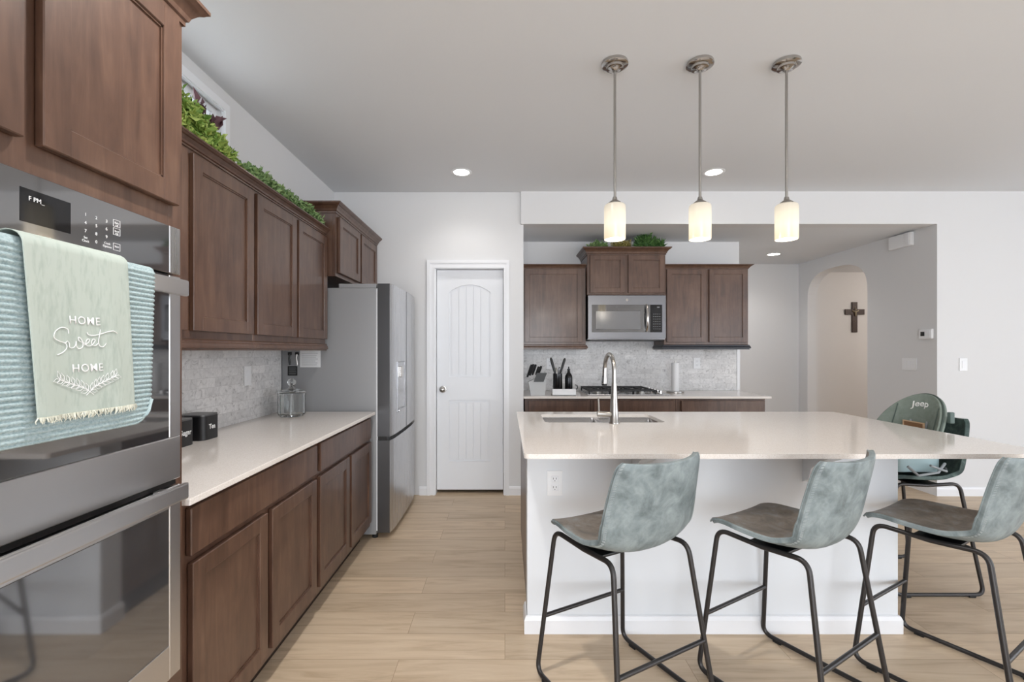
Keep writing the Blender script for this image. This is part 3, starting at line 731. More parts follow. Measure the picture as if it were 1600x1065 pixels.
cr = MB().lathe([(0, 0.0065), (0.042, 0.0065), (0.044, 0.01), (0.044, 0.205), (0.040, 0.205), (0.040, 0.02), (0, 0.02)], (0.500, 4.41, CT), 32)
single('utensil_crock', cr, mat('black metallic crock', (60, 60, 62), 0.22, metal=0.9), 'dark metallic utensil crock standing in the white caddy', 'crock', (0.5, 4.41, CT), True)
for i, (dx, dy, h, w_, lb, c) in enumerate(((-0.055, 0.0, 0.155, 0.012, 'black spatula leaning furthest left in the dark crock', M_black), (0.058, 0.0, 0.15, 0.011, 'black spoon leaning right in the dark crock', M_black),
                                  (-0.012, 0.02, 0.06, 0.008, 'short grey utensil in the middle of the dark crock, left one', M_nickel), (0.015, -0.01, 0.065, 0.009, 'short grey utensil in the middle of the dark crock, right one', M_darksteel))):
    p0 = Vector((0.5+dx*0.15, 4.41+dy*0.2, CT+0.03)); p1 = Vector((0.5+dx*0.38, 4.41+dy*0.4, CT+0.19)); p2 = Vector((0.5+dx*1.2, 4.41+dy, CT+0.20+h))
    mb = MB().tube([p0, p1, p1.lerp(p2, .5), p1.lerp(p2, .9), p2], [0.004, 0.007, w_*1.1, w_*1.1, 0.006], 10)
    single('kitchen_utensil', mb, c, lb, 'utensil', tuple(p0), True)
bt = MB().lathe([(0, 0.0065), (0.034, 0.0065), (0.036, 0.012), (0.036, 0.16), (0.033, 0.185), (0.014, 0.215), (0.012, 0.235), (0.014, 0.237), (0.014, 0.247), (0.006, 0.25), (0.005, 0.268), (0, 0.27)], (0.605, 4.41, CT), 28)
single('soap_bottle', bt, mat('black glossy bottle', (40, 40, 42), 0.18, metal=0.7), 'black bottle with narrow neck standing in the white caddy', 'bottle', (0.605, 4.41, CT), True)
# paper towels
pt = thing('paper_towel_holder', 'upright paper towel roll on a round steel base, right of the cooktop', 'paper towels', (1.715, 4.68, CT))
MB().cyl((1.715, 4.68, CT+0.0005), (1.715, 4.68, CT+0.014), 0.085, n=36, b=0.003).build('base', M_nickel, pt, True)
MB().cyl((1.715, 4.68, CT+0.014), (1.715, 4.68, CT+0.318), 0.006).build('rod', M_nickel, pt, True)
MB().lathe([(0.018, 0.016), (0.037, 0.016), (0.037, 0.296), (0.018, 0.296), (0.018, 0.016)], (1.715, 4.68, CT), 32).build('paper_roll', M_paper, pt, True)

# outlets, switches
def plate(name, label, cat, M, u, v, w=0.072, h=0.116, style='outlet', gang=1, origin=(0, 0, 0)):
    t = thing(name, label, cat, M(Vector((u, v, 0)))); W = w+(gang-1)*0.046
    MB().box(u-W/2, u+W/2, v-h/2, v+h/2, 0.0005, 0.006, 0.002, 2, M).build('cover_plate', M_white, t)
    for g in range(gang):
        uc = u+(g-(gang-1)/2)*0.046
        if style == 'outlet':
            for dv in (-0.02, 0.02):
                r_ = MB().box(uc-0.016, uc+0.016, v+dv-0.014, v+dv+0.014, 0.0055, 0.0075, 0.003, 2, M).build('receptacle', M_trim, t)
                mb = MB(); mb.box(uc-0.008, uc-0.005, v+dv-0.002, v+dv+0.007, 0.0076, 0.0079, 0, M=M); mb.box(uc+0.005, uc+0.008, v+dv-0.002, v+dv+0.007, 0.0076, 0.0079, 0, M=M); mb.box(uc-0.002, uc+0.002, v+dv-0.010, v+dv-0.006, 0.0076, 0.0079, 0, M=M)
                mb.build('slots', M_ink, r_)
        else:
            MB().box(uc-0.016, uc+0.016, v-0.033, v+0.033, 0.0055, 0.0085, 0.0015, 1, M).build('rocker', M_trim, t)
    return t
plate('switch_plate', 'white rocker switch plate on the left marble backsplash', 'switch', lambda p: Vector((XL+0.011+p.z, p.x, p.y)), 2.79, 1.165, style='switch')
plate('power_outlet', 'white outlet on the back tiles behind the utensil crock', 'outlet', lambda p: Vector((p.x, YN-0.011-p.z, p.y)), 0.475, 1.178)
plate('power_outlet', 'white outlet on the back tiles right of the paper towels', 'outlet', lambda p: Vector((p.x, YN-0.011-p.z, p.y)), 2.03, 1.183)
plate('switch_plate', 'white three-gang switch plate on the shaded wall beside the archway', 'switch', lambda p: Vector((3.92-p.z, p.x, p.y)), 4.50, 1.185, style='switch', gang=3)
plate('switch_plate', 'white single switch plate on the bright wall at the far right', 'switch', lambda p: Vector((p.x, 4.215-p.z, p.y)), 4.155, 1.19, style='switch')
# thermostat, chime
th = thing('thermostat', 'white wall thermostat with dark screen near the wall corner', 'thermostat', (3.91, 4.31, 1.42))
MT = lambda p: Vector((3.92-p.z, p.x, p.y))
MB().box(4.245, 4.375, 1.425, 1.515, 0.0005, 0.024, 0.006, 3, MT).build('housing', M_white, th, True)
MB().box(4.315, 4.355, 1.452, 1.492, 0.0242, 0.0255, 0, M=MT).build('screen', M_display, th)
MB().box(4.255, 4.29, 1.435, 1.505, 0.0242, 0.028, 0.002, 1, MT).build('side_button', M_trim, th)
ch = thing('door_chime', 'white door chime box high on the shaded alcove wall', 'door chime', (3.9, 4.57, 2.32))
MB().box(4.445, 4.70, 2.325, 2.455, 0.0005, 0.045, 0.012, 3, MT).build('chime_cover', M_white, ch, True)
MB().box(4.455, 4.505, 2.33, 2.45, 0.0455, 0.052, 0.004, 2, MT).build('chime_end_panel', M_trim, ch, True)
# crucifix
cx, cz, cy = 5.145, 1.80, 6.85
c = thing('crucifix', 'dark wooden wall crucifix seen through the archway', 'crucifix', (cx, cy-0.01, cz))
M_dw = mat('dark walnut', (52, 32, 26), 0.5)
MB().box(cx-0.038, cx+0.038, cy-0.02, cy-0.001, 1.585, 2.03, 0.002).box(cx-0.142, cx+0.142, cy-0.0205, cy-0.0015, 1.845, 1.925, 0.002).build('cross', M_dw, c)
M_brass = mat('aged metal', (168, 156, 132), 0.35, metal=0.8)
MB().tube([(cx-0.045, cy-0.03, 1.905), (cx-0.012, cy-0.032, 1.885), (cx+0.012, cy-0.032, 1.885), (cx+0.045, cy-0.03, 1.905)], 0.008, 8).tube([(cx, cy-0.032, 1.90), (cx, cy-0.034, 1.865), (cx+0.004, cy-0.03, 1.82)], [0.012, 0.013, 0.007], 8).sphere((cx, cy-0.034, 1.92), 0.012).build('figure', M_brass, c, True)
MB().sphere((cx, cy-0.022, 1.955), 0.008).sphere((cx, cy-0.022, 1.745), 0.008).build('studs', M_brass, c, True)

# ------------------------------------------------------------------ island
isl = thing('kitchen_island', 'white kitchen island base with brown cabinets behind, under the large worktop', 'island', (0.97, 2.66, 0))
IX0, IX1 = 0.104, 1.835
MB().box(IX0, IX1, 2.170, 2.29, 0, CT-0.0205).build('knee_wall', M_island, isl)
MB().box(IX0+0.003, IX0+0.02, 2.291, 3.14, 0.1, 0.873).box(IX0+0.02, IX1-0.003, 2.291, 2.30, 0.1, 0.873).box(IX1-0.02, IX1-0.003, 2.291, 3.14, 0.1, 0.873).box(IX0+0.003, IX1-0.003, 3.12, 3.14, 0.1, 0.873).box(IX0+0.02, IX1-0.02, 2.30, 3.12, 0.1, 0.12).build('carcass', M_wood, isl)
MB().box(IX0+0.01, IX1-0.01, 2.291, 3.07, 0, 0.1).build('toe_kick', M_woodin, isl)
MI = lambda p: Vector((p.x, 3.14+p.z, p.y))
for k in range(4):
    a = IX0+0.01+k*0.43; shaker(isl, a, a+0.41, 0.145, 0.85, MI)
MB().sweep([(IX0, 2.29), (IX0, 2.170), (IX1, 2.170), (IX1, 2.29)], [(o, u) for o, u in bp]).build('baseboard', M_trim, isl)
# small support blocks under the overhang
for bx in (0.62, 1.42):
    mb = MB(); mb.slab([(2.169, CT-0.0205), (1.985, CT-0.0205), (1.985, CT-0.04), (2.04, CT-0.065), (2.11, CT-0.115), (2.13, CT-0.17), (2.169, CT-0.19)], [], bx-0.03, bx+0.03, lambda p: Vector((p.z, p.x, p.y)))
    mb.build('corbel', M_island, isl, label='small white scrolled corbel')
def rr(x0, x1, y0, y1, r, n=6):
    P = []
    for (cx_, cy_, a0) in ((x1-r, y0+r, -PI/2), (x1-r, y1-r, 0), (x0+r, y1-r, PI/2), (x0+r, y0+r, PI)):
        for k in range(n+1): a = a0+PI/2*k/n; P.append((cx_+r*math.cos(a), cy_+r*math.sin(a)))
    return P
ct = MB().slab(rr(0.078, 2.262, 1.89, 3.2, 0.022), [rr(0.235, 0.945, 2.725, 3.07, 0.03)], CT-0.02, CT)
single('island_countertop', ct, M_quartz, 'large white quartz worktop on the island, with sink cut-out', 'countertop', (1.17, 2.545, CT-0.02))
sk = thing('kitchen_sink', 'stainless double bowl undermount sink in the island worktop', 'sink', (0.59, 2.9, 0.68))
def bowl(x0, x1):
    y0, y1 = 2.728, 3.067; mb = MB(); bm = mb.bm; lv = [(0.0, 0.873, 0.03), (0.0, 0.72, 0.03), (0.02, 0.69, 0.05), (0.06, 0.685, 0.04)]
    rings = []
    for ins, z_, r_ in lv:
        rings.append([bm.verts.new((p[0], p[1], z_)) for p in rr(x0+ins, x1-ins, y0+ins, y1-ins, max(r_-0.0*ins, 0.01))])
    for i in range(len(rings)-1):
        for k in range(len(rings[i])):
            k2 = (k+1) % len(rings[i]); bm.faces.new((rings[i][k2], rings[i][k], rings[i+1][k], rings[i+1][k2]))
    bm.faces.new(rings[-1]); o = mb.build('bowl', M_steelx, sk, True)
    md = o.modifiers.new('s', 'SOLIDIFY'); md.thickness = 0.0015
    MB().cyl(((x0+x1)/2, 2.93, 0.6855), ((x0+x1)/2, 2.93, 0.690), 0.045, n=28, b=0.001).build('drain', M_chrome, o, True)
bowl(0.232, 0.583); bowl(0.605, 0.948)
MB().slab([(0.215, 2.71), (0.965, 2.71), (0.965, 3.085), (0.215, 3.085)], [rr(0.232, 0.583, 2.728, 3.067, 0.03), rr(0.605, 0.948, 2.728, 3.067, 0.03)], 0.869, 0.8745).build('sink_flange', M_steelx, sk)
fa = thing('kitchen_faucet', 'brushed nickel gooseneck pull-down faucet on the island', 'faucet', (0.632, 2.695, CT))
fx, fy = 0.632, 2.69
mb = MB(); mb.lathe([(0, 0.0005), (0.031, 0.0005), (0.031, 0.006), (0.027, 0.012), (0.0225, 0.09), (0.0165, 0.20), (0.0135, 0.235), (0, 0.235)], (fx, fy, CT), 28); mb.build('body', M_nickel, fa, True)
P = [(fx, fy, CT+0.22), (fx, fy, CT+0.30)]
for k in range(1, 15):
    a = PI*k/14.5; P.append((fx-0.006*(1-math.cos(a)), fy+0.098*(1-math.cos(a)), CT+0.30+0.098*math.sin(a)))
MB().tube(P, 0.0125, 14).build('gooseneck', M_nickel, fa, True)
e0 = Vector(P[-1]); dv = Vector((-0.03, 0.02, -1)).normalized()
MB().tube([e0-dv*0.005, e0+dv*0.05, e0+dv*0.065, e0+dv*0.095], [0.0135, 0.0145, 0.017, 0.018], 16).build('spray_head', M_nickel, fa, True)
dv = Vector((-0.03, 0.02, -1)).normalized()
MB().tube([e0+dv*0.095, e0+dv*0.107], [0.0175, 0.016], 16).box(e0.x-0.02, e0.x-0.012, e0.y-0.018, e0.y-0.01, e0.z-0.09, e0.z-0.045, 0.002).build('spray_tip', M_black, fa, True)
MB().cyl((fx-0.01, fy, CT+0.052), (fx-0.098, fy, CT+0.056), 0.0165, 0.0165, 20, 0.003).build('lever_hub', M_nickel, fa, True)
MB().tube([(fx-0.088, fy, CT+0.06), (fx-0.090, fy-0.004, CT+0.10), (fx-0.094, fy-0.01, CT+0.15)], [0.006, 0.005, 0.0045], 10).build('lever', M_nickel, fa, True)
plate('power_outlet', 'white duplex outlet on the white island front', 'outlet', lambda p: Vector((p.x, 2.170-p.z, p.y)), 0.232, 0.698)

# ------------------------------------------------------------------ counter items left
M_canl = mat('dark lid metal', (96, 96, 96), 0.35, metal=0.5)
for (x0, x1, y0, y1, word, lb) in ((-1.53, -1.40, 1.975, 2.102, 'Sugar', 'black square tin canister lettered Sugar, nearer the oven'), (-1.53, -1.40, 2.158, 2.285, 'Tea', 'black square tin canister lettered Tea, farther from the oven')):
    t = thing('canister', lb, 'canister', ((x0+x1)/2, (y0+y1)/2, CT), group=None)
    body = MB().slab(rr(x0, x1, y0, y1, 0.028), [], CT+0.0005, CT+0.112).build('tin', M_mattblack, t, True, angle=50)
    MB().slab(rr(x0+0.001, x1-0.001, y0+0.001, y1-0.001, 0.027), [], CT+0.1125, CT+0.119).build('lid', M_canl, t, True, angle=50)
    textmesh(word, 0.032 if word == 'Tea' else 0.032, lambda x, y, w_, x1=x1, ym_=(y0+y1)/2: Vector((x1+0.0003+0.0005*w_, ym_+x, CT+0.05+y)), M_offw, 'lettering', body, bold=0.0008)
# glass jar
j = thing('glass_jar', 'clear fluted glass jar with ball finial lid on the left counter', 'jar', (-1.372, 2.99, CT))
mb = MB(); bm = mb.bm; n = 48; prof = [(0.070, 0.0008), (0.078, 0.008), (0.080, 0.02), (0.080, 0.135), (0.083, 0.142), (0.083, 0.150)]
inn = [(0.077, 0.150), (0.075, 0.14), (0.075, 0.02), (0.066, 0.012)]
rings = []
for r_, z_ in prof+inn:
    fl = 0.0025 if 0.015 < z_ < 0.138 and r_ > 0.076 else 0
    rings.append([bm.verts.new((-1.372+(r_+fl*math.cos(16*2*PI*k/n))*math.cos(2*PI*k/n), 2.99+(r_+fl*math.cos(16*2*PI*k/n))*math.sin(2*PI*k/n), CT+z_)) for k in range(n)])
for i in range(len(rings)-1):
    for k in range(n): bm.faces.new((rings[i][k], rings[i][(k+1) % n], rings[i+1][(k+1) % n], rings[i+1][k]))
bm.faces.new(rings[0][::-1]); bm.faces.new(rings[-1]); mb.build('jar_body', M_glass, j, True)
mb = MB(); mb.lathe([(0, 0.151), (0.084, 0.151), (0.086, 0.156), (0.080, 0.164), (0.045, 0.172), (0.020, 0.180), (0.012, 0.190), (0.014, 0.196), (0.024, 0.206), (0.027, 0.218), (0.022, 0.232), (0.010, 0.240), (0, 0.241)], (-1.372, 2.99, CT), 32)
mb.build('lid', M_glass, j, True)

# ------------------------------------------------------------------ towels over the oven handle
HX = OX+0.058; HZ = 1.502
def towel(name, label, y0, y1, zb, dx, wave, shear, matl, th, corner=0.0, ribs=0, zback=1.36, parts=None):
    """hangs over the handle: front drop, over the bar, short back drop"""
    t = thing(name, label, 'towel', (HX, (y0+y1)/2, HZ))
    NU, NV = 60, 90
    def surf(u, v):       # v 0..1 bottom of the front -> top
        z = zb+(HZ-zb)*v
        s_ = 1-v
        y = y0+(y1-y0)*u+shear*s_+0.0*s_
        x = HX+dx+wave*(math.sin(u*9+1.3)*0.6+math.sin(u*17+v*2.0)*0.4)*(0.25+0.75*s_)
        if ribs: x += 0.0042*abs(math.sin(z*PI/0.0105))
        return Vector((x, y, z))
    mb = MB(); bm = mb.bm; g = []
    for jv in range(NV*(3 if ribs else 1)+1):
        v = jv/(NV*(3 if ribs else 1)); row = []
        for iu in range(NU+1):
            u = iu/NU; p = surf(u, v)
            if corner > 0:
                e = max(0, (u-(1-corner))/corner); 
                lim = 0.05*(1-math.sqrt(max(0, 1-e*e)))
                if p.z < zb+lim: p.z = zb+lim
            row.append(bm.verts.new(p))
        g.append(row)
    rr_ = 0.0; top = g[-1]
    for k in range(1, 8):                 # over the bar
        a = PI*k/8; row = []
        for iu in range(NU+1):
            b0 = top[iu].co; row.append(bm.verts.new((HX+dx-(0.012+dx)*(1-math.cos(a)), b0.y, HZ+(0.006+dx)*math.sin(a))))
        g.append(row)
    for k in range(1, 5):
        row = []
        for iu in range(NU+1):
            b0 = top[iu].co; row.append(bm.verts.new((HX-0.024-dx, b0.y, HZ-(HZ-zback)*k/4))); 
        g.append(row)
    for i in range(len(g)-1):
        for k in range(NU): bm.faces.new((g[i][k], g[i][k+1], g[i+1][k+1], g[i+1][k]))
    o = mb.build('cloth', matl, t, True, angle=80)
    md = o.modifiers.new('s', 'SOLIDIFY'); md.thickness = th; md.offset = -1
    return t, o, surf
rt, rc, rs = towel('bath_towel', 'ribbed pale blue towel draped over the upper oven handle', 0.60, 1.100, 1.152, 0.006, 0.003, -0.010, M_rib, 0.004, 0.12, 1)
lt, lc, ls = towel('tea_towel', 'sage linen tea towel lettered Home Sweet Home, hung over the ribbed towel', 0.790, 1.012, 1.195, 0.016, 0.004, 0.024, M_linen, 0.0015, zback=1.42)
# fringe along the hem
mb = MB()
for k in range(120):
    u = k/119; p = ls(u, 0.0); q = p+Vector((random.uniform(-.002, .004), random.uniform(-.004, .004), -random.uniform(0.006, 0.013)))
    mb.tube([p+Vector((0.001, 0, 0.002)), (p+q)/2+Vector((random.uniform(0, .003), random.uniform(-.003, .003), 0)), q], [0.0014, 0.0012, 0.0006], 4)
mb.build('fringe', M_fringe, lt)
def onT(dy, z, lift=0.0012):
    # dy metres from towel centre, z absolute height
    v = (z-1.195)/(HZ-1.195); u = 0.5+dy/0.222
    return ls(u, v)+Vector((lift, 0, 0))
textmesh('HOME', 0.022, lambda x, y, w_: onT(x-0.003, 1.366+y, 0.0006+0.0006*w_), M_offw, 'lettering', lt, bold=0.0001, spacing=1.15)
textmesh('HOME', 0.022, lambda x, y, w_: onT(x-0.003, 1.274+y, 0.0006+0.0006*w_), M_offw, 'lettering', lt, bold=0.0001, spacing=1.15)
# handwritten "Sweet" traced in local units (x 0..100, y up)
def spline(P, n=8):
    out = []
    for i in range(len(P)-1):
        p0 = P[max(i-1, 0)]; p1 = P[i]; p2 = P[i+1]; p3 = P[min(i+2, len(P)-1)]
        for k in range(n):
            t = k/n; out.append(tuple(0.5*((2*p1[c])+(-p0[c]+p2[c])*t+(2*p0[c]-5*p1[c]+4*p2[c]-p3[c])*t*t+(-p0[c]+3*p1[c]-3*p2[c]+p3[c])*t**3) for c in (0, 1)))
    return out+[P[-1]]
strokes = [
    [(22, 28), (21, 36), (12, 38), (3, 30), (1, 20), (8, 14), (17, 10), (18, 2), (12, -6), (4, -10)],
    [(16, 10), (20, 14), (22, 10), (22, 4), (26, 2), (30, 6), (32, 14), (32, 6), (35, 1), (40, 3), (42, 10), (40, 18), (36, 22), (36, 16), (42, 12), (48, 10)],
    [(44, 8), (50, 12), (53, 17), (50, 19), (47, 14), (48, 7), (53, 6), (58, 10), (62, 17), (59, 19), (56, 14), (57, 8), (62, 7), (67, 12)],
    [(71, 38), (69, 26), (67, 14), (69, 6), (74, 5), (79, 12)],
    [(50, 32), (52, 27), (60, 26), (70, 29), (82, 34), (92, 36), (99, 32)],
]
mb = MB()
for st in strokes:
    P = spline(st, 6); mb.tube([onT((x-50)*0.00138, 1.318+y*0.00105, 0.001) for x, y in P], 0.00085, 5)
mb.build('script_lettering', M_offw, lt)
mb = MB()
for sgn in (-1, 1):
    S = [(sgn*(-0.008), 1.228), (sgn*0.012, 1.243), (sgn*0.034, 1.252), (sgn*0.058, 1.262)]
    P = spline(S, 5); mb.tube([onT(x-0.004, z) for x, z in P], 0.0007, 5)
    for i in range(3, len(P), 2):
        for side in (-1, 1):
            x, z = P[i]; a = (0.55+side*0.75); l = 0.016
            dx_, dz_ = math.cos(a)*l*sgn, math.sin(a)*l
            nx, nz = -dz_*0.22, dx_*0.22
            loop = [(x, z), (x+dx_*0.5+nx, z+dz_*0.5+nz), (x+dx_, z+dz_), (x+dx_*0.5-nx, z+dz_*0.5-nz), (x, z)]
            mb.tube([onT(p[0]-0.004, p[1]) for p in loop], 0.0006, 4)
mb.build('wreath_print', M_offw, lt)

# ------------------------------------------------------------------ foliage
def foliage(mb, pts, size, jitter, n, droop=0.0, wide=0.5):
    bm = mb.bm
    for _ in range(n):
        i = random.random()*(len(pts)-1); k = int(i); f_ = i-k
        a, b = pts[k], pts[min(k+1, len(pts)-1)]
        c = Vector([a[q]+(b[q]-a[q])*f_ for q in range(3)])
        rad = a[3]+(b[3]-a[3])*f_; hh = a[4]+(b[4]-a[4])*f_
        r_ = rad*math.sqrt(random.random()); th = random.random()*2*PI
        c += Vector((r_*math.cos(th), r_*math.sin(th), hh*random.random()**0.8*math.sqrt(max(0.05, 1-(r_/rad)**2))))
        s = size*random.uniform(0.6, 1.25)
        d = Vector((random.gauss(0, 1), random.gauss(0, 1), random.gauss(0.3, 0.8)-droop)).normalized()
        w_ = d.cross(Vector((random.gauss(0, 1), random.gauss(0, 1), random.gauss(0, 1)))).normalized()*s*wide*0.5
        nrm = d.cross(w_).normalized()*s*0.14
        v0 = bm.verts.new(c); v1 = bm.verts.new(c+d*s*0.45+w_+nrm); v2 = bm.verts.new(c+d*s); v3 = bm.verts.new(c+d*s*0.45-w_+nrm); v4 = bm.verts.new(c+d*s*0.5)
        bm.faces.new((v0, v1, v4)); bm.faces.new((v1, v2, v4)); bm.faces.new((v2, v3, v4)); bm.faces.new((v3, v0, v4))
def plant(name, label, pts, size, n, leafmat, stem_r=0.003, droop=0, wide=0.55, cat='plant'):
    o = pts[len(pts)//2]
    t = thing(name, label, cat, (o[0], o[1], o[2]))
    mb = MB(); foliage(mb, pts, size, 0, n, droop, wide); mb.build('foliage', leafmat, t)
    mb = MB()
    for q in range(3): mb.tube([(p[0]+random.uniform(-.01, .01), p[1]+random.uniform(-.02, .02), p[2]+0.012+random.random()*p[4]*0.3) for p in pts], stem_r, 5)
    mb.build('stems', M_stem, t); return t
zt = 2.157
plant('ivy_plant', 'bushy bright green artificial ivy at the near end of the left cabinet tops', [(-1.31, 1.66, zt, 0.08, 0.24), (-1.30, 1.84, zt, 0.075, 0.22), (-1.285, 2.00, zt, 0.065, 0.14), (-1.275, 2.12, zt, 0.05, 0.08)], 0.032, 3600, M_leaf1)
t = thing('purple_leaf_stem', 'purple leaved sprig rising from the bright green ivy', 'plant', (-1.42, 2.10, zt))
mb = MB(); foliage(mb, [(-1.38, 2.04, zt+0.21, 0.04, 0.07), (-1.38, 2.22, zt+0.18, 0.03, 0.06)], 0.065, 0, 26, -1.0, 0.6); mb.build('foliage', M_purple, t)
MB().tube([(-1.42, 2.10, zt+0.002), (-1.41, 2.11, zt+0.14), (-1.40, 2.12, zt+0.24)], 0.003, 6).build('stems', M_stem, t)
plant('ivy_garland', 'long trailing green garland along the left cabinet tops', [(-1.275, 2.23, zt, 0.035, 0.07), (-1.27, 2.4, zt, 0.045, 0.10), (-1.27, 2.6, zt, 0.045, 0.09), (-1.265, 2.9, zt, 0.045, 0.09), (-1.26, 3.13, zt, 0.045, 0.08)], 0.030, 2600, M_leaf2)
zt2 = 2.327
plant('moss_clump', 'low grey green trailing plant on the left of the microwave cabinet top', [(0.86, 4.62, zt2, 0.04, 0.06), (0.93, 4.62, zt2, 0.045, 0.08), (0.98, 4.62, zt2, 0.04, 0.05)], 0.034, 500, M_leaf2)
plant('moss_clump', 'yellow brown trailing plant in the middle of the microwave cabinet top', [(1.075, 4.57, zt2, 0.045, 0.07), (1.15, 4.56, zt2, 0.045, 0.07), (1.225, 4.56, zt2, 0.045, 0.07)], 0.038, 480, M_leaf4, droop=0.5, wide=0.3)
plant('fern_plant', 'dark green spiky plant on the right of the microwave cabinet top', [(1.33, 4.62, zt2, 0.05, 0.10), (1.38, 4.61, zt2, 0.065, 0.15), (1.46, 4.61, zt2, 0.06, 0.10), (1.54, 4.60, zt2, 0.04, 0.05)], 0.06, 1100, M_leaf3, wide=0.25)

# ------------------------------------------------------------------ lights
PY = 2.33
pl = None
for i, (x, y_, lb) in enumerate(((0.551, 2.33, 'leftmost of three white glass pendants above the island'), (0.978, 2.33, 'middle one of three white glass pendants above the island'), (1.412, 2.33, 'rightmost of three white glass pendants above the island'))):
    if pl is None:
        pl = thing('pendant_light', lb, 'pendant lamp', (0, 0, 0), group='glass pendants over the island')
        MB().lathe([(0, -0.001), (0.064, -0.001), (0.066, -0.006), (0.066, -0.016), (0.058, -0.020), (0.044, -0.022), (0.042, -0.032), (0.020, -0.036), (0.012, -0.044), (0, -0.044)], (0, 0, ZC), 40).build('canopy', M_chrome, pl, True, True)
        MB().cyl((0, 0, 2.075), (0, 0, ZC-0.04), 0.0065, n=14).build('rod', M_nickel, pl, True, True)
        MB().lathe([(0, 2.085), (0.010, 2.085), (0.013, 2.07), (0.030, 2.058), (0.034, 2.048), (0, 2.048)], (0, 0, 0), 28).build('socket_cap', M_nickel, pl, True, True)
        mb = MB(); mb.lathe([(0.020, 0.176), (0.044, 0.176), (0.051, 0.170), (0.053, 0.160), (0.053, 0.006), (0.051, 0.0), (0.046, 0.0), (0.046, 0.165), (0.020, 0.17)], (0, 0, 0), 40)
        sh = mb.build('glass_shade', M_opal, pl, True, True); sh.location = (0, 0, 1.872)
        r_ = pl
    else:
        r_ = copy_tree(pl); r_['label'] = lb
    r_.location = (x, y_, 0)
    l = bpy.data.lights.new('bulb', 'POINT'); l.energy = 2.2; l.color = (1, 0.90, 0.76); l.shadow_soft_size = 0.03
    o = bpy.data.objects.new('bulb', l); o.location = (x, y_, 1.84); COL.objects.link(o)
def downlight(x, y, z, lb, pw=9):
    t = thing('recessed_light', lb, 'ceiling light', (x, y, z))
    mb = MB(); mb.lathe([(0.062, -0.0005), (0.085, -0.0005), (0.086, -0.003), (0.080, -0.006), (0.064, -0.004), (0.062, -0.0005)], (x, y, z), 36); mb.build('trim_ring', M_white, t, True)
    MB().lathe([(0, -0.0015), (0.0615, -0.0015), (0.0615, -0.0035), (0, -0.0035)], (x, y, z), 36).build('lens', M_lamp, t)
    l = bpy.data.lights.new('downlight_beam', 'SPOT'); l.energy = pw; l.color = (1, 0.97, 0.94); l.spot_size = 2.4; l.spot_blend = 0.7; l.shadow_soft_size = 0.06
    o = bpy.data.objects.new('downlight_beam', l); o.location = (x, y, z-0.02); COL.objects.link(o)
downlight(-0.352, 3.76, ZC, 'round recessed ceiling light above the pantry door aisle')
downlight(1.69, 3.76, ZC, 'round recessed ceiling light behind the middle pendant rod')
downlight(3.215, 5.56, ZA, 'round recessed light in the lower alcove ceiling', 9)
downlight(-0.352, 1.35, ZC, 'added unseen fill light in the ceiling over the aisle beside the oven tower', 76)  # fill lamp added out of view to lift the dark left counter and ceiling
downlight(1.69, 0.9, ZC, 'added unseen fill light in the ceiling over the bar stools', 12)  # another added lamp above the view, brightens the near floor
for (x_, y_, lb_) in ((0.4, -1.2, 'left'), (2.6, -1.2, 'middle'), (4.8, -1.2, 'right')):  # row of added lamps, never in view, to even out the room light
    downlight(x_, y_, ZC, 'added unseen fill light in the ceiling behind the viewer, '+lb_, 9)
l = bpy.data.lights.new('hall_lamp', 'POINT'); l.energy = 21; l.color = (1, 0.88, 0.77); l.shadow_soft_size = 0.1
o = bpy.data.objects.new('hall_lamp', l); o.location = (5.9, 5.4, 2.2); COL.objects.link(o)

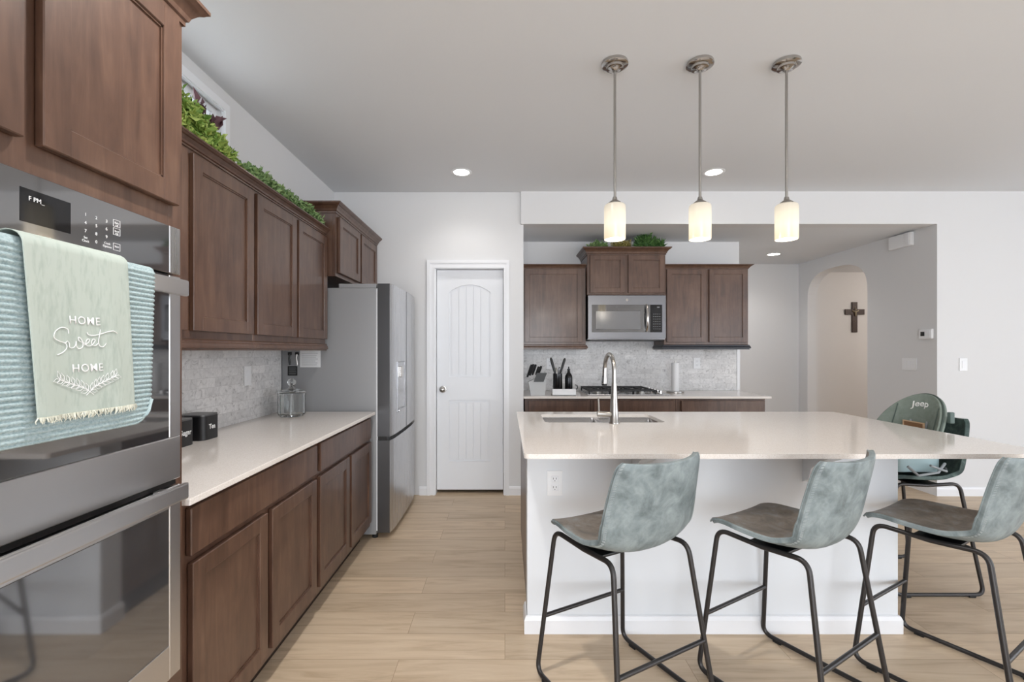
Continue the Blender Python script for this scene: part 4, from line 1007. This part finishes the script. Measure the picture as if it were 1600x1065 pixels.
# ------------------------------------------------------------------ bar stools
def shell(mi, mo, w=1.0):
    # side profile: (y, z, half width, forward curl, upward curl)
    prof = [(0.224, 0.606, 0.163, 0.000, 0.006), (0.205, 0.618, 0.177, 0.0, 0.010), (0.15, 0.624, 0.190, 0, 0.016), (0.06, 0.613, 0.205, 0, 0.026), (-0.04, 0.605, 0.212, 0, 0.036), (-0.11, 0.609, 0.215, 0.01, 0.050),
            (-0.155, 0.630, 0.217, 0.026, 0.045), (-0.180, 0.672, 0.219, 0.042, 0.030), (-0.198, 0.73, 0.217, 0.052, 0.010), (-0.214, 0.80, 0.211, 0.056, 0.0), (-0.230, 0.87, 0.203, 0.056, 0), (-0.240, 0.918, 0.192, 0.052, 0.004), (-0.243, 0.936, 0.172, 0.046, 0.004)]
    P2 = []
    for i in range(len(prof)-1):
        for k in range(4):
            t = k/4; p0 = prof[max(i-1, 0)]; p1 = prof[i]; p2 = prof[i+1]; p3 = prof[min(i+2, len(prof)-1)]
            P2.append([0.5*((2*p1[c])+(-p0[c]+p2[c])*t+(2*p0[c]-5*p1[c]+4*p2[c]-p3[c])*t*t+(-p0[c]+3*p1[c]-3*p2[c]+p3[c])*t**3) for c in range(5)])
    P2.append(list(prof[-1]))
    mb = MB(); bm = mb.bm; g = []; NU = 20; edgeL = []; edgeR = []
    for (y, z, hw, fc, uc) in P2:
        row = []
        for k in range(NU+1):
            u = -1+2*k/NU; uu = abs(u)**2.3
            row.append(bm.verts.new((u*hw*w, y+fc*uu, z+uc*uu)))
        g.append(row); edgeL.append(row[0].co.copy()); edgeR.append(row[-1].co.copy())
    for i in range(len(g)-1):
        for k in range(NU): bm.faces.new((g[i][k], g[i][k+1], g[i+1][k+1], g[i+1][k]))
    bmesh.ops.recalc_face_normals(bm, faces=bm.faces)
    st = []
    def at(i, u):
        k = (u+1)/2*NU; k0 = int(k); f_ = k-k0
        return g[i][k0].co.lerp(g[i][min(k0+1, NU)].co, f_)
    for s_ in (-1, 1):
        for i in range(20, len(g)-2):
            for h_ in (0, 0.33, 0.66):
                p = at(i, 0.93*s_).lerp(at(i+1, 0.93*s_), h_); q = at(i, 0.975*s_).lerp(at(i+1, 0.975*s_), h_)
                n_ = (at(i+1, 0.93*s_)-at(i, 0.93*s_)).cross(q-p).normalized()
                if s_ < 0: n_ = -n_
                st.append((p, q, n_))
    return mb, edgeL, edgeR, st
def rounded(P, r, n=6):
    P = [Vector(p) for p in P]; out = [P[0]]
    for i in range(1, len(P)-1):
        a = (P[i-1]-P[i]).normalized(); b = (P[i+1]-P[i]).normalized(); p0 = P[i]+a*r; p1 = P[i]+b*r
        for k in range(n+1):
            t = k/n; out.append(p0*(1-t)**2+P[i]*2*t*(1-t)+p1*t*t)
    return out+[P[-1]]
def stool(label, loc, rz, mi, mo):
    t = thing('bar_stool', label, 'bar stool', loc, rz, 'bucket seat stools around the island')
    if rz == 0: OFF[t.name] = Vector((0, 0, 0))
    mb, eL, eR, st = shell(mi, mo)
    o = mb.build('bucket_seat', [mo, mi], t, True, True, angle=80)
    # make the sitting side the first material, the outer side the second
    nz = sum(p.normal.z for p in o.data.polygons[:40])
    md = o.modifiers.new('thick', 'SOLIDIFY'); md.thickness = 0.020; md.offset = -1 if nz > 0 else 1; md.use_rim = True; SWAP = nz
    md.material_offset = 1; md.material_offset_rim = 0
    b = o.modifiers.new('bev', 'BEVEL'); b.width = 0.006; b.segments = 3; b.limit_method = 'ANGLE'; b.angle_limit = math.radians(50)
    for e in (eL, eR):
        mb = MB(); sgn = -1 if e is eL else 1
        mb.tube([p+Vector((sgn*0.0005, -0.003 if i > 30 else 0, -0.008 if i < 26 else 0)) for i, p in enumerate(e)], 0.0035, 6)
        mb.build('edge_seam', mo, t, True, True)
    for s_ in (-1, 1):
        mb = MB()
        for p, q, n_ in st:
            if p.x*s_ < 0: continue
            n2 = n_ if n_.dot(Vector((0, -1, -0.4))) > 0 else -n_
            mb.tube([p+n2*0.0207, q+n2*0.0207], 0.0008, 4)
        mb.build('stitching', M_stitch, t, False, True)
    r = 0.0095
    for s in (-1, 1):
        P = rounded([(s*0.176, 0.0, 0.580), (s*0.180, 0.180, 0.590), (s*0.232, 0.232, 0.012), (s*0.232, -0.25, 0.012), (s*0.184, -0.165, 0.592), (s*0.176, 0.002, 0.580)], 0.045, 7)
        MB().tube(P, r, 12).build('sled_leg', M_frame, t, True, True)
    # weight: bars across
    MB().tube([(-0.213, 0.211, 0.24), (0.213, 0.211, 0.24)], 0.0085, 12).build('footrest_bar', M_frame, t, True, True)
    MB().tube([(-0.213, -0.216, 0.245), (0.213, -0.216, 0.245)], 0.0085, 12).build('footrest_bar', M_frame, t, True, True)
    MB().box(-0.165, 0.165, -0.08, 0.06, 0.574, 0.584, 0.003).build('seat_plate', M_black, t, False, True)
    for s in (-1, 1):
        for y in (0.165, -0.18):
            MB().box(s*0.232-0.012, s*0.232+0.012, y-0.018, y+0.018, 0.0, 0.012, 0.003).build('foot_glide', M_rubber, t, False, True)
    return t
D = math.radians
stool('grey teal leather bar stool at the left of the island, nearest the aisle', (0.447, 1.805, 0), D(29), M_leather_in, M_leather_out)
stool('grey teal leather bar stool in the middle of the three before the island', (1.115, 1.832, 0), D(31), M_leather_in, M_leather_out)
stool('grey teal leather bar stool cut by the right edge of the photo', (1.80, 1.89, 0), D(30), M_leather_in, M_leather_out)
stool('dark green leather bar stool at the end of the island, carrying the booster seat', (2.31, 2.715, 0), D(90), M_leather_g, M_leather_g)

# ------------------------------------------------------------------ booster high chair on the fourth stool
M_pad = leather('sage green padded fabric', (112, 124, 116), (124, 136, 128), (134, 146, 138), 0.6)
M_blue = mat('pale blue plastic', (160, 186, 192), 0.4)
M_strap = mat('grey webbing', (150, 156, 160), 0.8)
bs_ = thing('booster_seat', 'sage green padded booster high chair strapped on the dark green stool', 'booster seat', (2.31, 2.715, 0.64))
BXc, BYc = 2.28, 2.715
MB().slab(rr(BXc-0.15, BXc+0.13, BYc-0.165, BYc+0.165, 0.05), [], 0.650, 0.735).build('base', M_blue, bs_, True, angle=50)
MB().slab(rr(BXc-0.14, BXc+0.11, BYc-0.155, BYc+0.155, 0.05), [], 0.736, 0.785).build('seat_cushion', M_pad, bs_, True, angle=50)
def padpt(u, v, off=0):
    """u -1..1 far..near across the back, v 0..1 up"""
    ang = u*1.25
    R = 0.20+0.03*v
    top = 0.755+(1.06-0.755)*v*(math.cos(u*1.45)**0.62 if abs(u) < 1.08 else 0.2)
    x = BXc-0.05+(R+off)*math.cos(ang)*0.92+0.03*v
    y = BYc-(R+off)*math.sin(ang)
    return Vector((x, y, top))
mb = MB(); bm = mb.bm; g = []
for jv in range(17):
    g.append([bm.verts.new(padpt(-1+2*k/36, jv/16)) for k in range(37)])
for i in range(16):
    for k in range(36): bm.faces.new((g[i][k], g[i][k+1], g[i+1][k+1], g[i+1][k]))
o = mb.build('padded_back', M_pad, bs_, True, angle=80); md = o.modifiers.new('s', 'SOLIDIFY'); md.thickness = 0.03; md.offset = 0
md = o.modifiers.new('b', 'BEVEL'); md.width = 0.01; md.segments = 3; md.limit_method = 'ANGLE'
P = [padpt(-1+2*k/36, 1) for k in range(37)]
MB().tube(P, 0.006, 8).build('piping', mat('dark green piping', (66, 80, 74), 0.6), bs_, True)
for u in (-0.55, 0.55): MB().tube([padpt(u*(1+0.25*(1-v)), v, -0.019) for v in (0.05, 0.3, 0.55, 0.8, 0.98)], 0.003, 6).build('seam', mat('seam green', (86, 100, 94), 0.7), bs_)
textmesh('Jeep', 0.050, lambda x, y, w_: padpt(-0.06+x/0.215, 0.77+y/0.30, -0.0165-0.001*w_), M_offw, 'lettering', bs_, bold=0.0008)
for u in (-0.22, 0.22): MB().tube([padpt(u, 0.52, -0.019), padpt(u, 0.30, -0.024), padpt(u*0.8, 0.08, -0.035)], 0.006, 6).build('harness_strap', M_strap, bs_, True)
tagp = MB(); ring(tagp, -0.07, 0.07, 0.822, 0.902, 0.006, 0, 0.008, lambda p: Vector((BXc+0.115-p.z, BYc+0.005-p.x, p.y)))
fr_ = tagp.build('label_frame', mat('tan wood frame', (204, 172, 140), 0.6), bs_)
MB().box(-0.064, 0.064, 0.828, 0.896, 0, 0.004, 0, M=lambda p: Vector((BXc+0.115-p.z, BYc+0.005-p.x, p.y))).build('label_card', mat('brown card', (140, 104, 74), 0.7), fr_)
MB().box(BXc+0.10, BXc+0.125, BYc-0.232, BYc-0.212, 0.925, 0.985, 0.004).build('side_buckle', mat('dark buckle', (78, 96, 92), 0.5), bs_)
mb = MB()
mb.tube([(BXc+0.12, BYc-0.18, 0.70), (BXc+0.05, BYc-0.215, 0.66), (BXc-0.06, BYc-0.22, 0.645), (BXc-0.10, BYc-0.20, 0.69)], 0.007, 6)
mb.tube([(BXc+0.20, BYc-0.10, 0.655), (BXc+0.10, BYc-0.21, 0.665), (BXc, BYc-0.225, 0.70)], 0.006, 6)
mb.build('fastening_strap', M_strap, bs_, True)
